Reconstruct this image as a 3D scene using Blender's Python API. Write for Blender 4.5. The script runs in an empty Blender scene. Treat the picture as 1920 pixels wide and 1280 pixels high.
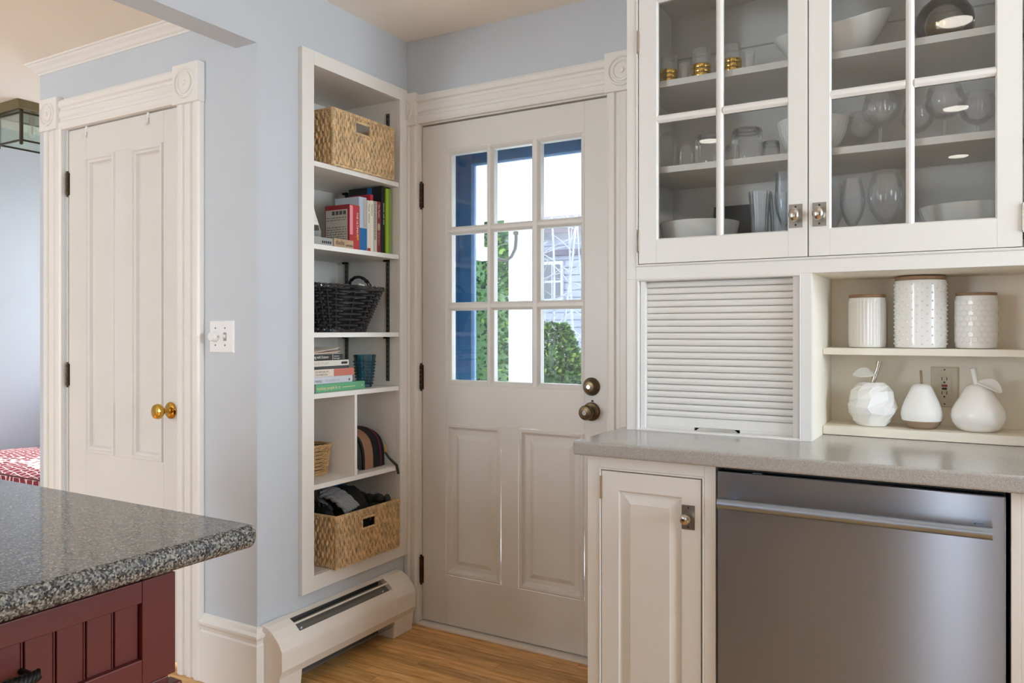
import bpy, bmesh, math, random
from mathutils import Vector, Matrix, noise as mnoise
random.seed(7)
PI = math.pi
S = bpy.context.scene
C = S.collection

# ------------------------------------------------------------------ camera
cam = bpy.data.cameras.new('camera'); co = bpy.data.objects.new('camera', cam); C.objects.link(co)
co.location = (0, 0, 1.204)
co.rotation_euler = (PI/2, 0, math.atan2(1458, 2500))
cam.sensor_width = 36; cam.lens = 1458/1920*36; cam.shift_y = -19/1920
cam.clip_start = .02
S.cycles.transparent_max_bounces = 40; S.cycles.diffuse_bounces = 9; S.cycles.max_bounces = 14
S.camera = co
# ------------------------------------------------------------------ view
S.view_settings.view_transform = 'Standard'; S.view_settings.look = 'None'
S.view_settings.exposure = 0.70; S.view_settings.gamma = 1; S.view_settings.use_curve_mapping = False
# ------------------------------------------------------------------ world
w = bpy.data.worlds.new('sky'); S.world = w; w.use_nodes = True
nt = w.node_tree; bg = nt.nodes['Background']
tc = nt.nodes.new('ShaderNodeTexCoord'); sp = nt.nodes.new('ShaderNodeSeparateXYZ')
rp = nt.nodes.new('ShaderNodeValToRGB')
rp.color_ramp.elements[0].position = 0.0; rp.color_ramp.elements[0].color = (.93, .96, 1, 1)
rp.color_ramp.elements[1].position = .7; rp.color_ramp.elements[1].color = (.70, .83, 1, 1)
nt.links.new(tc.outputs['Generated'], sp.inputs[0]); nt.links.new(sp.outputs['Z'], rp.inputs[0])
nt.links.new(rp.outputs[0], bg.inputs[0]); bg.inputs[1].default_value = 4.2
# ------------------------------------------------------------------ sun
sl = bpy.data.lights.new('sun_offscreen', 'SUN'); sl.energy = 4.0; sl.angle = .02; sl.color = (1, .93, .82)
so = bpy.data.objects.new('sun_offscreen', sl); C.objects.link(so)
so.rotation_euler = Vector((-.12, -.80, -.60)).to_track_quat('-Z', 'Y').to_euler()
# ------------------------------------------------------------------ daylight through the room's windows
def window_light(name, loc, aim, sx, sz, power, col):
    l = bpy.data.lights.new(name, 'AREA'); l.shape = 'RECTANGLE'; l.size = sx; l.size_y = sz; l.energy = power; l.color = col
    o = bpy.data.objects.new(name, l); C.objects.link(o); o.location = loc
    o.rotation_euler = Vector(aim).to_track_quat('-Z', 'Y').to_euler(); return o
WB = (-.26, .10, .25, 2.10)          # window in the wall behind the camera (x0,x1,z0,z1)
WD = (-3.9, -2.6, .50, 2.05)         # dining-room window in the same wall
WR = (.80, 1.95, .95, 2.10)           # window in the right wall (y0,y1,z0,z1)
WN = (-4.35, -3.34, .85, 2.00)       # nook window over the bench
window_light('window_behind_offscreen', (-.08, -3.33, 1.175), (0, 1, 0), .36, 1.85, 5.5, (1, .97, .90))
window_light('window_dining_offscreen', (-3.25, -3.33, 1.28), (0, 1, 0), 1.3, 1.55, 52, (.72, .87, 1))
window_light('window_right_offscreen', (2.13, 1.375, 1.52), (-1, 0, 0), 1.15, 1.15, 42, (.73, .875, 1))
CAN = 8.5                            # radiance of the recessed ceiling lamps

# ================================================================== materials
def lin(h):
    h = h.lstrip('#'); o = []
    for i in (0, 2, 4):
        c = int(h[i:i+2], 16)/255
        o.append(c/12.92 if c <= .04045 else ((c+.055)/1.055)**2.4)
    return (*o, 1)
M = {}
def nodes(name):
    m = bpy.data.materials.new(name); m.use_nodes = True; M[name] = m
    return m, m.node_tree, m.node_tree.nodes['Principled BSDF']
def mat(name, col, rough=.5, metal=0, var=0, vscale=8, bump=0, bscale=60, spec=.5, coat=0, stretch=None, emit=None, aniso=0):
    m, t, b = nodes(name)
    c = lin(col) if isinstance(col, str) else (*col, 1)
    b.inputs['Base Color'].default_value = c; b.inputs['Roughness'].default_value = rough
    b.inputs['Metallic'].default_value = metal; b.inputs['Specular IOR Level'].default_value = spec
    b.inputs['Coat Weight'].default_value = coat
    if aniso: b.inputs['Anisotropic'].default_value = aniso; b.inputs['Anisotropic Rotation'].default_value = .25
    if emit: b.inputs['Emission Color'].default_value = c; b.inputs['Emission Strength'].default_value = emit
    if var or bump:
        g = t.nodes.new('ShaderNodeNewGeometry'); mp = t.nodes.new('ShaderNodeMapping')
        t.links.new(g.outputs['Position'], mp.inputs[0])
        if stretch: mp.inputs['Scale'].default_value = stretch
    if var:
        n = t.nodes.new('ShaderNodeTexNoise'); n.inputs['Scale'].default_value = vscale; n.inputs['Detail'].default_value = 4
        t.links.new(mp.outputs[0], n.inputs[0])
        r = t.nodes.new('ShaderNodeMapRange'); r.inputs[1].default_value = .3; r.inputs[2].default_value = .7
        r.inputs[3].default_value = 1-var; r.inputs[4].default_value = 1+var*.6
        t.links.new(n.outputs[0], r.inputs[0])
        mx = t.nodes.new('ShaderNodeVectorMath'); mx.operation = 'SCALE'; mx.inputs[0].default_value = c[:3]
        t.links.new(r.outputs[0], mx.inputs['Scale']); t.links.new(mx.outputs[0], b.inputs['Base Color'])
    if bump:
        n2 = t.nodes.new('ShaderNodeTexNoise'); n2.inputs['Scale'].default_value = bscale; n2.inputs['Detail'].default_value = 3
        t.links.new(mp.outputs[0], n2.inputs[0])
        bp = t.nodes.new('ShaderNodeBump'); bp.inputs['Strength'].default_value = bump; bp.inputs['Distance'].default_value = .002
        t.links.new(n2.outputs[0], bp.inputs['Height']); t.links.new(bp.outputs[0], b.inputs['Normal'])
    return m
def glassy(name, tint=(1, 1, 1), refl=1.0, ior=1.45, rough=0.0, body=None, bodyfac=0):
    m = bpy.data.materials.new(name); m.use_nodes = True; t = m.node_tree; M[name] = m
    for n in list(t.nodes):
        if n.type == 'BSDF_PRINCIPLED': t.nodes.remove(n)
    out = [n for n in t.nodes if n.type == 'OUTPUT_MATERIAL'][0]
    tr = t.nodes.new('ShaderNodeBsdfTransparent'); tr.inputs[0].default_value = (*tint, 1)
    gl = t.nodes.new('ShaderNodeBsdfGlossy'); gl.inputs['Roughness'].default_value = rough; gl.inputs[0].default_value = (1, 1, 1, 1)
    fr = t.nodes.new('ShaderNodeFresnel'); fr.inputs[0].default_value = ior
    mu = t.nodes.new('ShaderNodeMath'); mu.operation = 'MULTIPLY'; mu.inputs[1].default_value = refl; mu.use_clamp = True
    t.links.new(fr.outputs[0], mu.inputs[0])
    base = tr
    if body:
        df = t.nodes.new('ShaderNodeBsdfDiffuse'); df.inputs[0].default_value = (*body, 1)
        m0 = t.nodes.new('ShaderNodeMixShader'); m0.inputs[0].default_value = bodyfac
        t.links.new(tr.outputs[0], m0.inputs[1]); t.links.new(df.outputs[0], m0.inputs[2]); base = m0
    mx = t.nodes.new('ShaderNodeMixShader')
    t.links.new(mu.outputs[0], mx.inputs[0]); t.links.new(base.outputs[0], mx.inputs[1]); t.links.new(gl.outputs[0], mx.inputs[2])
    t.links.new(mx.outputs[0], out.inputs[0])
    return m
mat('wall_blue', '#C6CCD3', .75, var=.02, vscale=3, bump=.05, bscale=150)
mat('trim_grey', '#8d909a', .7)
mat('window_dark', '#3a4048', .3)
mat('nook_paint', '#C6CCD3', .75)
mat('ceiling_paint', '#F5EDE1', .9)
mat('trim_white', '#E7E4DF', .38, bump=.04, bscale=40)
mat('door_paint', '#DEDBD6', .38, var=.02, vscale=5, bump=.05, bscale=30)
mat('cabinet_paint', '#D9D8D5', .38, bump=.03, bscale=50)
mat('niche_paint', '#E6DFD0', .5)
mat('interior_paint', '#D9D8D5', .5)
mat('shelf_paint', '#D9D8D5', .45)
mat('case_interior', '#E7E4DF', .5)
mat('dark_metal', '#1b1a19', .45, metal=.6)
mat('standard_metal', '#55524e', .45, metal=.3)
mat('old_brass', '#6b5a43', .33, metal=.9, var=.35, vscale=60)
mat('bronze_hinge', '#4a3a28', .45, metal=.8, var=.3, vscale=90)
mat('polished_brass', '#C79A45', .12, metal=1)
mat('nickel', '#B9B2A8', .22, metal=1)
mat('nickel_plate', '#8d8881', .35, metal=1)
mat('plastic_white', '#EDEDEE', .3)
mat('screw', '#8b8b8b', .4, metal=.8)
mat('heater_enamel', '#E7E0D6', .3)
mat('fins', '#7f7d79', .5, metal=.6)
mat('red_paint', '#551A17', .42, var=.05, vscale=4, bump=.05, bscale=30)
mat('blue_paint', '#40709C', .4, var=.06, vscale=5)
mat('ceramic', '#F1F0EE', .2)
mat('ceramic_matte', '#EEEEED', .45)
mat('ceramic_bowl', '#E9E8E4', .15)
mat('wood_lid', '#9C7A5A', .5, var=.25, vscale=30, stretch=(1, 6, 6))
mat('pear_wood', '#A08873', .6, var=.2, vscale=20, stretch=(1, 1, 14))
mat('twig', '#8f7a5f', .6)
mat('silver', '#C9C5BC', .12, metal=1)
mat('gold', '#D9B15A', .2, metal=1)
mat('outlet_ivory', '#C9C0AC', .4)
mat('outlet_red', '#8c2a20', .4)
mat('black', '#121212', .5)
mat('seagrass', '#D6B98F', .75, var=.35, vscale=45)
mat('black_wicker', '#26262a', .2, var=.2, vscale=50, coat=.5)
mat('pale_wicker', '#C09B6C', .6, var=.25, vscale=70)
mat('paper', '#EDE9E0', .8)
mat('paper_grey', '#9a9a98', .7)
mat('fabric_black', '#141416', .85)
mat('fabric_grey', '#8d9094', .95, bump=.4, bscale=300)
mat('fabric_palegrey', '#A9ADB2', .9)
mat('fabric_tan', '#9A7057', .8)
mat('fabric_charcoal', '#33342f', .85)
mat('fabric_plum', '#6b1f45', .8)
mat('fabric_blue', '#1f6aa5', .7)
mat('pull_yellow', '#D09A3C', .5)
mat('wood_block', '#B79A77', .7, var=.15, vscale=20)
mat('steel', '#8D96A6', .28, metal=1, aniso=1.0)
mat('steel_edge', '#949DAA', .38, metal=1)
mat('lamp_brass', '#8C7A58', .3, metal=.9)
mat('lamp_dark', '#4a4232', .4, metal=.8)
mat('bench_white', '#E5E2DD', .5)
mat('white_outdoor', '#F4F3F0', .6)
mat('shingle', '#767b88', .9, var=.12, vscale=6)
mat('shingle_dark', '#4f4954', .9, var=.15, vscale=5)
mat('birch', '#8d8f97', .8, var=.25, vscale=14, stretch=(1, 1, 5))
mat('bark', '#594c43', .9, var=.3, vscale=20)
mat('ground_out', '#C4C4BE', .95, var=.15, vscale=2)
mat('grey_cable', '#4a4744', .5)
mat('leaf_a', '#3f6330', .6); mat('leaf_b', '#253a24', .7); mat('leaf_c', '#7b984a', .6)
mat('lens', (1.0, .93, .82), .5, emit=CAN)
mat('ring_white', '#EFEAE0', .4)
glassy('pane_glass', (.97, .98, .985), .9)
glassy('cabinet_glass', (.97, .975, .975), .75)
glassy('clear_glass', (.995, .997, 1), .55, 1.42, body=(.95, .98, 1), bodyfac=.06)
glassy('ribbed_glass', (.95, .96, .965), .8, 1.5, body=(.85, .88, .9), bodyfac=.05)
glassy('blue_glassware', (.96, .975, .985), .8, 1.48, body=(.8, .9, 1), bodyfac=.09)
glassy('smoke_glass', (.80, .79, .77), .9, 1.5, body=(.3, .28, .25), bodyfac=.12)
glassy('teal_glass', (.42, .76, .86), 1.3, 1.52, body=(.015, .10, .16), bodyfac=.22)
glassy('lantern_glass', (.90, .95, .91), .8, body=(.9, 1, .93), bodyfac=.12)
# oak planks: grain along X, tone by plank
def oak():
    m, t, b = nodes('oak'); L = t.links.new; N = t.nodes.new
    g = N('ShaderNodeNewGeometry'); oi = N('ShaderNodeObjectInfo')
    ad = N('ShaderNodeVectorMath'); ad.operation = 'ADD'; cb = N('ShaderNodeCombineXYZ')
    ml = N('ShaderNodeMath'); ml.operation = 'MULTIPLY'; ml.inputs[1].default_value = 37
    L(oi.outputs['Random'], ml.inputs[0]); L(ml.outputs[0], cb.inputs[0]); L(ml.outputs[0], cb.inputs[1])
    L(g.outputs['Position'], ad.inputs[0]); L(cb.outputs[0], ad.inputs[1])
    mp = N('ShaderNodeMapping'); mp.inputs['Scale'].default_value = (2.2, 26, 26); L(ad.outputs[0], mp.inputs[0])
    n = N('ShaderNodeTexNoise'); n.inputs['Scale'].default_value = 2.4; n.inputs['Detail'].default_value = 7; n.inputs['Distortion'].default_value = .9
    L(mp.outputs[0], n.inputs[0])
    r = N('ShaderNodeValToRGB'); L(n.outputs[0], r.inputs[0])
    r.color_ramp.elements[0].position = .28; r.color_ramp.elements[0].color = lin('#B57F40')
    r.color_ramp.elements[1].position = .68; r.color_ramp.elements[1].color = lin('#EDBE7C')
    hs = N('ShaderNodeHueSaturation'); mr = N('ShaderNodeMapRange'); mr.inputs[3].default_value = .78; mr.inputs[4].default_value = 1.15
    L(oi.outputs['Random'], mr.inputs[0]); L(mr.outputs[0], hs.inputs['Value']); L(r.outputs[0], hs.inputs['Color'])
    L(hs.outputs[0], b.inputs['Base Color']); b.inputs['Roughness'].default_value = .32
    return m
oak()
def speckle(name, cols, scale, rough, coat=0):
    m, t, b = nodes(name); L = t.links.new; N = t.nodes.new
    g = N('ShaderNodeNewGeometry'); v = N('ShaderNodeTexVoronoi'); v.inputs['Scale'].default_value = scale
    n = N('ShaderNodeTexNoise'); n.inputs['Scale'].default_value = scale*.9; n.inputs['Detail'].default_value = 4
    L(g.outputs['Position'], v.inputs[0]); L(g.outputs['Position'], n.inputs[0])
    mx = N('ShaderNodeMix'); mx.inputs[0].default_value = .5
    sp = N('ShaderNodeSeparateColor'); L(v.outputs['Color'], sp.inputs[0])
    L(sp.outputs[0], mx.inputs[2]); L(n.outputs[0], mx.inputs[3])
    r = N('ShaderNodeValToRGB'); L(mx.outputs[0], r.inputs[0])
    e = r.color_ramp.elements
    while len(e) < len(cols): e.new(.5)
    for i, (p, c) in enumerate(cols): e[i].position = p; e[i].color = lin(c)
    L(r.outputs[0], b.inputs['Base Color']); b.inputs['Roughness'].default_value = rough; b.inputs['Coat Weight'].default_value = coat
speckle('granite', [(.26, '#1c1c1f'), (.40, '#3d3d3f'), (.5, '#565655'), (.60, '#706e6b'), (.76, '#979289')], 400, .06)
speckle('quartz', [(.25, '#8d8a88'), (.5, '#A09D9A'), (.75, '#B0ADA9')], 900, .16)
def cushion_fabric():
    m, t, b = nodes('cushion_fabric'); L = t.links.new; N = t.nodes.new
    g = N('ShaderNodeNewGeometry'); mp = N('ShaderNodeMapping'); mp.inputs['Scale'].default_value = (13, 26, 22); mp.inputs['Rotation'].default_value = (0, 0, .35)
    v = N('ShaderNodeTexVoronoi'); v.feature = 'DISTANCE_TO_EDGE'; v.inputs['Scale'].default_value = 1.6; v.inputs['Randomness'].default_value = .35
    L(g.outputs['Position'], mp.inputs[0]); L(mp.outputs[0], v.inputs[0])
    r = N('ShaderNodeValToRGB'); r.color_ramp.interpolation = 'LINEAR'
    r.color_ramp.elements[0].position = .05; r.color_ramp.elements[0].color = lin('#E8D3D2')
    r.color_ramp.elements[1].position = .09; r.color_ramp.elements[1].color = lin('#7d2a3a')
    L(v.outputs['Distance'], r.inputs[0]); L(r.outputs[0], b.inputs['Base Color']); b.inputs['Roughness'].default_value = .9
cushion_fabric()

# ================================================================== mesh helpers
FY = lambda y0: (lambda u, v, w: (u, y0-w, v))            # facing -Y
FX = lambda x0: (lambda u, v, w: (x0+w, u, v))            # facing +X
FZ = lambda x=0, y=0, z=0: (lambda u, v, w: (x+u, y+v, z+w))
def rotf(F, ang, ou=0, ov=0):
    c, s = math.cos(ang), math.sin(ang)
    return lambda u, v, w: F(ou+(u-ou)*c-(v-ov)*s, ov+(u-ou)*s+(v-ov)*c, w)
class MB:
    def __init__(s): s.v = []; s.f = []; s.m = []
    def add(s, vs, fs, mi=0):
        o = len(s.v); s.v += [tuple(p) for p in vs]; s.f += [tuple(o+i for i in f) for f in fs]; s.m += [mi]*len(fs); return s
    def box(s, x0, x1, y0, y1, z0, z1, mi=0):
        return s.add([(x, y, z) for x in (x0, x1) for y in (y0, y1) for z in (z0, z1)],
                     [(0, 1, 3, 2), (4, 6, 7, 5), (0, 4, 5, 1), (2, 3, 7, 6), (0, 2, 6, 4), (1, 5, 7, 3)], mi)
    def fbox(s, F, u0, u1, v0, v1, w0, w1, mi=0):
        return s.add([F(x, y, z) for x in (u0, u1) for y in (v0, v1) for z in (w0, w1)],
                     [(0, 1, 3, 2), (4, 6, 7, 5), (0, 4, 5, 1), (2, 3, 7, 6), (0, 2, 6, 4), (1, 5, 7, 3)], mi)
    def nested(s, F, u0, u1, v0, v1, prof, cap=True, mi=0):
        vs = []
        for i, w in prof: vs += [F(u0+i, v0+i, w), F(u1-i, v0+i, w), F(u1-i, v1-i, w), F(u0+i, v1-i, w)]
        fs = []
        for k in range(len(prof)-1):
            a, b = 4*k, 4*k+4
            for j in range(4): fs.append((a+j, a+(j+1) % 4, b+(j+1) % 4, b+j))
        if cap: n = 4*(len(prof)-1); fs.append((n, n+1, n+2, n+3))
        return s.add(vs, fs, mi)
    def ext(s, F, sec, a0, a1, swap=False, mi=0, cap=True):       # section (s,w) swept along the other axis
        n = len(sec); g = (lambda p, a: F(a, p[0], p[1])) if swap else (lambda p, a: F(p[0], a, p[1]))
        vs = [g(p, a0) for p in sec]+[g(p, a1) for p in sec]
        fs = [(i, (i+1) % n, n+(i+1) % n, n+i) for i in range(n)]
        if cap: fs += [tuple(range(n)), tuple(range(2*n-1, n-1, -1))]
        return s.add(vs, fs, mi)
    def lathe(s, F, cu, cv, prof, n=24, mi=0, rad=None, sx=1, sy=1):
        vs = []; fs = []
        for k, (r, w) in enumerate(prof):
            for i in range(n):
                a = 2*PI*i/n; q = r*(rad(a, w) if rad else 1)
                vs.append(F(cu+q*math.cos(a)*sx, cv+q*math.sin(a)*sy, w))
        for k in range(len(prof)-1):
            for i in range(n): fs.append((k*n+i, k*n+(i+1) % n, (k+1)*n+(i+1) % n, (k+1)*n+i))
        if prof[0][0] > 1e-6: fs.append(tuple(range(n)))
        if prof[-1][0] > 1e-6: fs.append(tuple((len(prof)-1)*n+i for i in range(n)))
        return s.add(vs, fs, mi)
    def shell(s, F, cu, cv, prof, n=24, mi=0, rad=None):          # lathe without end caps
        k0 = len(s.f); s.lathe(F, cu, cv, prof, n, mi, rad)
        while len(s.f) > k0 and len(s.f[-1]) > 4: s.f.pop(); s.m.pop()
        return s
    def tube(s, pts, r, n=6, mi=0, closed=False, cap=True):
        pts = [Vector(p) for p in pts]; N = len(pts); vs = []; fs = []
        up = Vector((0, 0, 1)); prev = None
        for i, p in enumerate(pts):
            if closed: t = pts[(i+1) % N]-pts[i-1]
            else: t = pts[min(i+1, N-1)]-pts[max(i-1, 0)]
            t = t.normalized() if t.length > 1e-9 else Vector((0, 0, 1))
            if prev is None:
                a = up if abs(t.dot(up)) < .9 else Vector((1, 0, 0))
                nx = t.cross(a).normalized()
            else: nx = (prev-t*prev.dot(t)).normalized()
            prev = nx; ny = t.cross(nx); rr = r[i] if isinstance(r, (list, tuple)) else r
            for k in range(n):
                q = 2*PI*k/n; vs.append(p+nx*(rr*math.cos(q))+ny*(rr*math.sin(q)))
        for i in range(N if closed else N-1):
            a, b = i*n, ((i+1) % N)*n
            for k in range(n): fs.append((a+k, a+(k+1) % n, b+(k+1) % n, b+k))
        if cap and not closed: fs += [tuple(range(n)), tuple((N-1)*n+k for k in range(n))]
        return s.add(vs, fs, mi)
    def ball(s, c, rx, ry=None, rz=None, n=12, k=8, mi=0):
        ry = ry or rx; rz = rz or rx
        prof = [(math.sin(PI*j/k), -math.cos(PI*j/k)) for j in range(k+1)]
        F = lambda u, v, w: (c[0]+u*rx, c[1]+v*ry, c[2]+w*rz)
        prof[0] = (.001, -1); prof[-1] = (.001, 1)
        return s.lathe(F, 0, 0, prof, n, mi)
    def build(s, name, mats, parent=None, smooth=None, bevel=0, world=True, seg=2):
        me = bpy.data.meshes.new(name); me.from_pydata(s.v, [], s.f)
        for m in (mats if isinstance(mats, (list, tuple)) else [mats]): me.materials.append(M[m])
        me.polygons.foreach_set('material_index', s.m)
        bm = bmesh.new(); bm.from_mesh(me); bmesh.ops.recalc_face_normals(bm, faces=bm.faces); bm.to_mesh(me); bm.free()
        if smooth is not None:
            me.polygons.foreach_set('use_smooth', [True]*len(me.polygons)); me.set_sharp_from_angle(angle=math.radians(smooth))
        o = bpy.data.objects.new(name, me); C.objects.link(o)
        if parent is not None:
            o.parent = parent
            if world and parent.type == 'EMPTY': o.location = -Vector(parent.location)
        if bevel:
            b = o.modifiers.new('bevel', 'BEVEL'); b.width = bevel; b.segments = seg; b.limit_method = 'ANGLE'; b.angle_limit = math.radians(40)
        return o
def tag(o, label, cat, group=None):
    o['label'] = label; o['category'] = cat
    if group: o['group'] = group
    return o
def thing(name, label, cat, loc=(0, 0, 0), rz=0, group=None):
    o = bpy.data.objects.new(name, None); C.objects.link(o); o.location = loc; o.rotation_euler[2] = rz; o.empty_display_size = .05
    return tag(o, label, cat, group)
def struct(name, loc=None, mb=None, m=None, **k):
    if mb is None:
        o = bpy.data.objects.new(name, None); C.objects.link(o); o.location = loc or (0, 0, 0); o.empty_display_size = .05
    else: o = mb.build(name, m, **k)
    o['kind'] = 'structure'; return o
def dup(root, loc, rz=None, label=None, scale=None):
    r = root.copy(); C.objects.link(r); r.location = loc
    if rz is not None: r.rotation_euler[2] = rz
    if label: r['label'] = label
    if scale: r.scale = scale
    for ch in list(root.children):
        c = ch.copy(); C.objects.link(c); c.parent = r
        for g in list(ch.children):
            d = g.copy(); C.objects.link(d); d.parent = c
    return r
def text(name, s, size, F, u, v, m, parent, ang=0, align='LEFT', sx=1.0, w=.0006):
    cu = bpy.data.curves.new(name, 'FONT'); cu.body = s; cu.size = size; cu.align_x = align; cu.resolution_u = 2
    t = bpy.data.objects.new(name+'_tmp', cu); C.objects.link(t)
    bpy.context.view_layer.update()
    me = bpy.data.meshes.new_from_object(t.evaluated_get(bpy.context.evaluated_depsgraph_get()))
    C.objects.unlink(t); bpy.data.objects.remove(t); bpy.data.curves.remove(cu)
    me.name = name; c, sn = math.cos(ang), math.sin(ang)
    for q in me.vertices:
        x, y = q.co.x*sx, q.co.y
        q.co = F(u+x*c-y*sn, v+x*sn+y*c, w)
    me.materials.clear(); me.materials.append(M[m])
    o = bpy.data.objects.new(name, me); C.objects.link(o); o.parent = parent
    if parent.type == 'EMPTY': o.location = -Vector(parent.location)
    return o

# ================================================================== room shell
CK, CD = 2.41, 2.30                    # ceilings: kitchen, dining side
XR, YB = 2.0, -3.2
XL = -4.48                             # far wall of the dining side
floor = struct('floor', mb=MB().box(XL-.1, XR+.1, YB-.1, 2.87, -.10, -.004), m='oak')
def planks():
    # strip oak, one object per board, along X
    xs0, xs1, y0, y1, wd = -3.6, .2, 1.05, 2.582, .0572
    rows = int((y1-y0)/wd)
    for r in range(rows):
        ya = y1-(r+1)*wd; x = xs0+random.uniform(-.6, 0)
        while x < xs1:
            l = random.uniform(.7, 1.5)
            a, b = max(x, xs0), min(x+l, xs1)
            if b-a > .02:
                F = FZ(0, 0, 0)
                mb = MB().box(a+.0006, b-.0006, ya+.0006, ya+wd-.0006, -.004, 0)
                mb.build('plank', 'oak', floor)
            x += l
planks()
struct('ceiling', mb=MB().box(-2.016, XR+.1, YB-.1, 2.60, CK, CK+.08), m='ceiling_paint')
struct('ceiling', mb=MB().box(XL-.1, -2.06, YB-.1, 2.75, CD, CD+.08), m='ceiling_paint')
struct('trim_beam', mb=MB().box(-2.118, -2.016, YB-.1, 1.79, 2.155, 2.49), m='wall_blue')
DX0, DX1, DZ1 = -1.955, -1.100, 2.062  # entry door opening
wb = MB()
wb.box(-2.30, DX0, 2.586, 2.85, 0, CK+.08); wb.box(DX0, DX1, 2.586, 2.85, DZ1, CK+.08); wb.box(DX1, XR+.1, 2.586, 2.85, 0, CK+.08)
struct('wall_back', mb=wb, m='wall_blue')
wl = MB()                               # wall that holds the bookcase niche
wl.box(-2.036, -2.016, 1.81, 2.018, 0, CK+.05); wl.box(-2.036, -2.016, 2.525, 2.60, 0, CK+.05)
wl.box(-2.036, -2.016, 2.018, 2.525, 0, .318); wl.box(-2.036, -2.016, 2.018, 2.525, 2.166, CK+.05)
struct('wall_bookcase', mb=wl, m='wall_blue')
wc = MB()                               # closet wall
wc.box(-3.298, -3.105, 1.79, 1.81, 0, CD+.05); wc.box(-2.40, -2.016, 1.79, 1.81, 0, CK+.05); wc.box(-3.105, -2.40, 1.79, 1.81, 2.018, CD+.05)
struct('wall_closet', mb=wc, m='wall_blue')
struct('wall_closet_return', mb=MB().box(-3.298, -3.278, 1.81, 2.66, 0, CD+.05), m='nook_paint')
struct('wall_left', mb=MB().box(XL-.1, XL, YB-.1, 2.75, 0, CD+.05), m='nook_paint')
def wall_y(name, y0, y1, x0, x1, z1, holes, m):
    mb = MB(); x = x0
    for (a, b, c, d) in holes:
        mb.box(x, a, y0, y1, 0, z1); mb.box(a, b, y0, y1, 0, c); mb.box(a, b, y0, y1, d, z1); x = b
    mb.box(x, x1, y0, y1, 0, z1); return struct(name, mb=mb, m=m)
wall_y('wall_front', YB-.1, YB, XL-.1, XR+.1, CK+.05, [WD, WB], 'wall_blue')
wall_y('wall_nook', 2.66, 2.75, XL-.1, -3.2, CD+.05, [WN], 'nook_paint')
mb = MB(); y0, y1, z0, z1 = WR
mb.box(XR, XR+.1, YB-.1, y0, 0, CK+.05); mb.box(XR, XR+.1, y1, 2.87, 0, CK+.05); mb.box(XR, XR+.1, y0, y1, 0, z0); mb.box(XR, XR+.1, y0, y1, z1, CK+.05)
struct('wall_right', mb=mb, m='wall_blue')
def win_y(n, hole, y, depth):
    x0, x1, z0, z1 = hole
    r = struct('window_%d' % n, loc=((x0+x1)/2, y, z0))
    mb = MB()
    for a, b, c, d in ((x0, x0+.05, z0, z1), (x1-.05, x1, z0, z1), (x0+.05, x1-.05, z0, z0+.05), (x0+.05, x1-.05, z1-.05, z1)): mb.box(a, b, y-depth/2, y+depth/2, c, d)
    mb.build('window_frame', 'trim_white', r)
    MB().box(x0+.05, x1-.05, y-.015, y+.015, (z0+z1)/2-.02, (z0+z1)/2+.02).build('meeting_rail', 'trim_white', r)
win_y(1, WB, YB-.05, .08); win_y(2, WD, YB-.05, .08); win_y(3, WN, 2.705, .08)
r = struct('window_4', loc=(XR+.05, (WR[0]+WR[1])/2, WR[2])); mb = MB()
for a, b, c, d in ((WR[0], WR[0]+.05, WR[2], WR[3]), (WR[1]-.05, WR[1], WR[2], WR[3]), (WR[0]+.05, WR[1]-.05, WR[2], WR[2]+.05), (WR[0]+.05, WR[1]-.05, WR[3]-.05, WR[3]), (1.345, 1.405, WR[2]+.05, WR[3]-.05)): mb.box(XR+.01, XR+.09, a, b, c, d)
mb.build('window_frame', 'trim_white', r)

# ------------------------------------------------------------------ trim
def casing_sec(wd, t=.022):
    q = wd/.12
    return [(0, 0), (0, t*.8), (.010*q, t), (.028*q, t), (.033*q, t*.62), (.044*q, t*.62), (.050*q, t*.85), (.070*q, t*.85), (.076*q, t*.62), (.087*q, t*.62), (.092*q, t), (.110*q, t), (.12*q, t*.8), (.12*q, 0)]
def corner_block(F, u0, u1, v0, v1, par, t=.030, cu=None, R=None):
    cu = cu if cu is not None else (u0+u1)/2
    b = MB().fbox(F, u0, u1, v0, v1, 0, t).build('corner_block', 'trim_white', par, bevel=.002)
    R = R or min(u1-u0, v1-v0)*.40
    m = MB(); n = 32
    prof = [(R, t-.001), (R*.97, t+.006), (R*.88, t+.007), (R*.80, t+.001), (R*.72, t+.001), (R*.66, t+.006), (R*.58, t+.007), (R*.50, t+.003), (R*.2, t+.004), (R*.16, t+.009), (R*.05, t+.010), (.0005, t+.010)]
    if cu-R < u0: F2 = lambda u, v, w: F(max(u, u0), v, w)
    else: F2 = F
    m.lathe(F2, cu, (v0+v1)/2, prof, n)
    m.build('rosette', 'trim_white', b, smooth=35)
    return b
FD = FY(2.586)
t1 = struct('trim_1', loc=(-1.53, 2.586, 0))
def left_sec(u0, wd, keep):     # casing cut off by the corner: only its inner part is left
    s = [(u0+wd-p, q) for p, q in casing_sec(wd)]
    return s
MB().ext(FD, [(-2.014, 0), (-2.014, .022), (-1.995, .022), (-1.99, .0136), (-1.978, .0136), (-1.974, .022), (-1.960, .022), (-1.951, .018), (-1.951, 0)], 0, 2.052).build('side_casing', 'trim_white', t1, bevel=.001)
MB().ext(FD, [(-1.106+p, q) for p, q in casing_sec(.125)], 0, 2.052).build('side_casing', 'trim_white', t1, bevel=.001)
MB().ext(FD, [(2.058+p, q) for p, q in casing_sec(.118)], -1.951, -1.106, swap=True).build('head_casing', 'trim_white', t1, bevel=.001)
corner_block(FD, -2.014, -1.951, 2.052, 2.186, t1, cu=-2.014, R=.048)
corner_block(FD, -1.112, -.975, 2.052, 2.192, t1)
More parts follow.
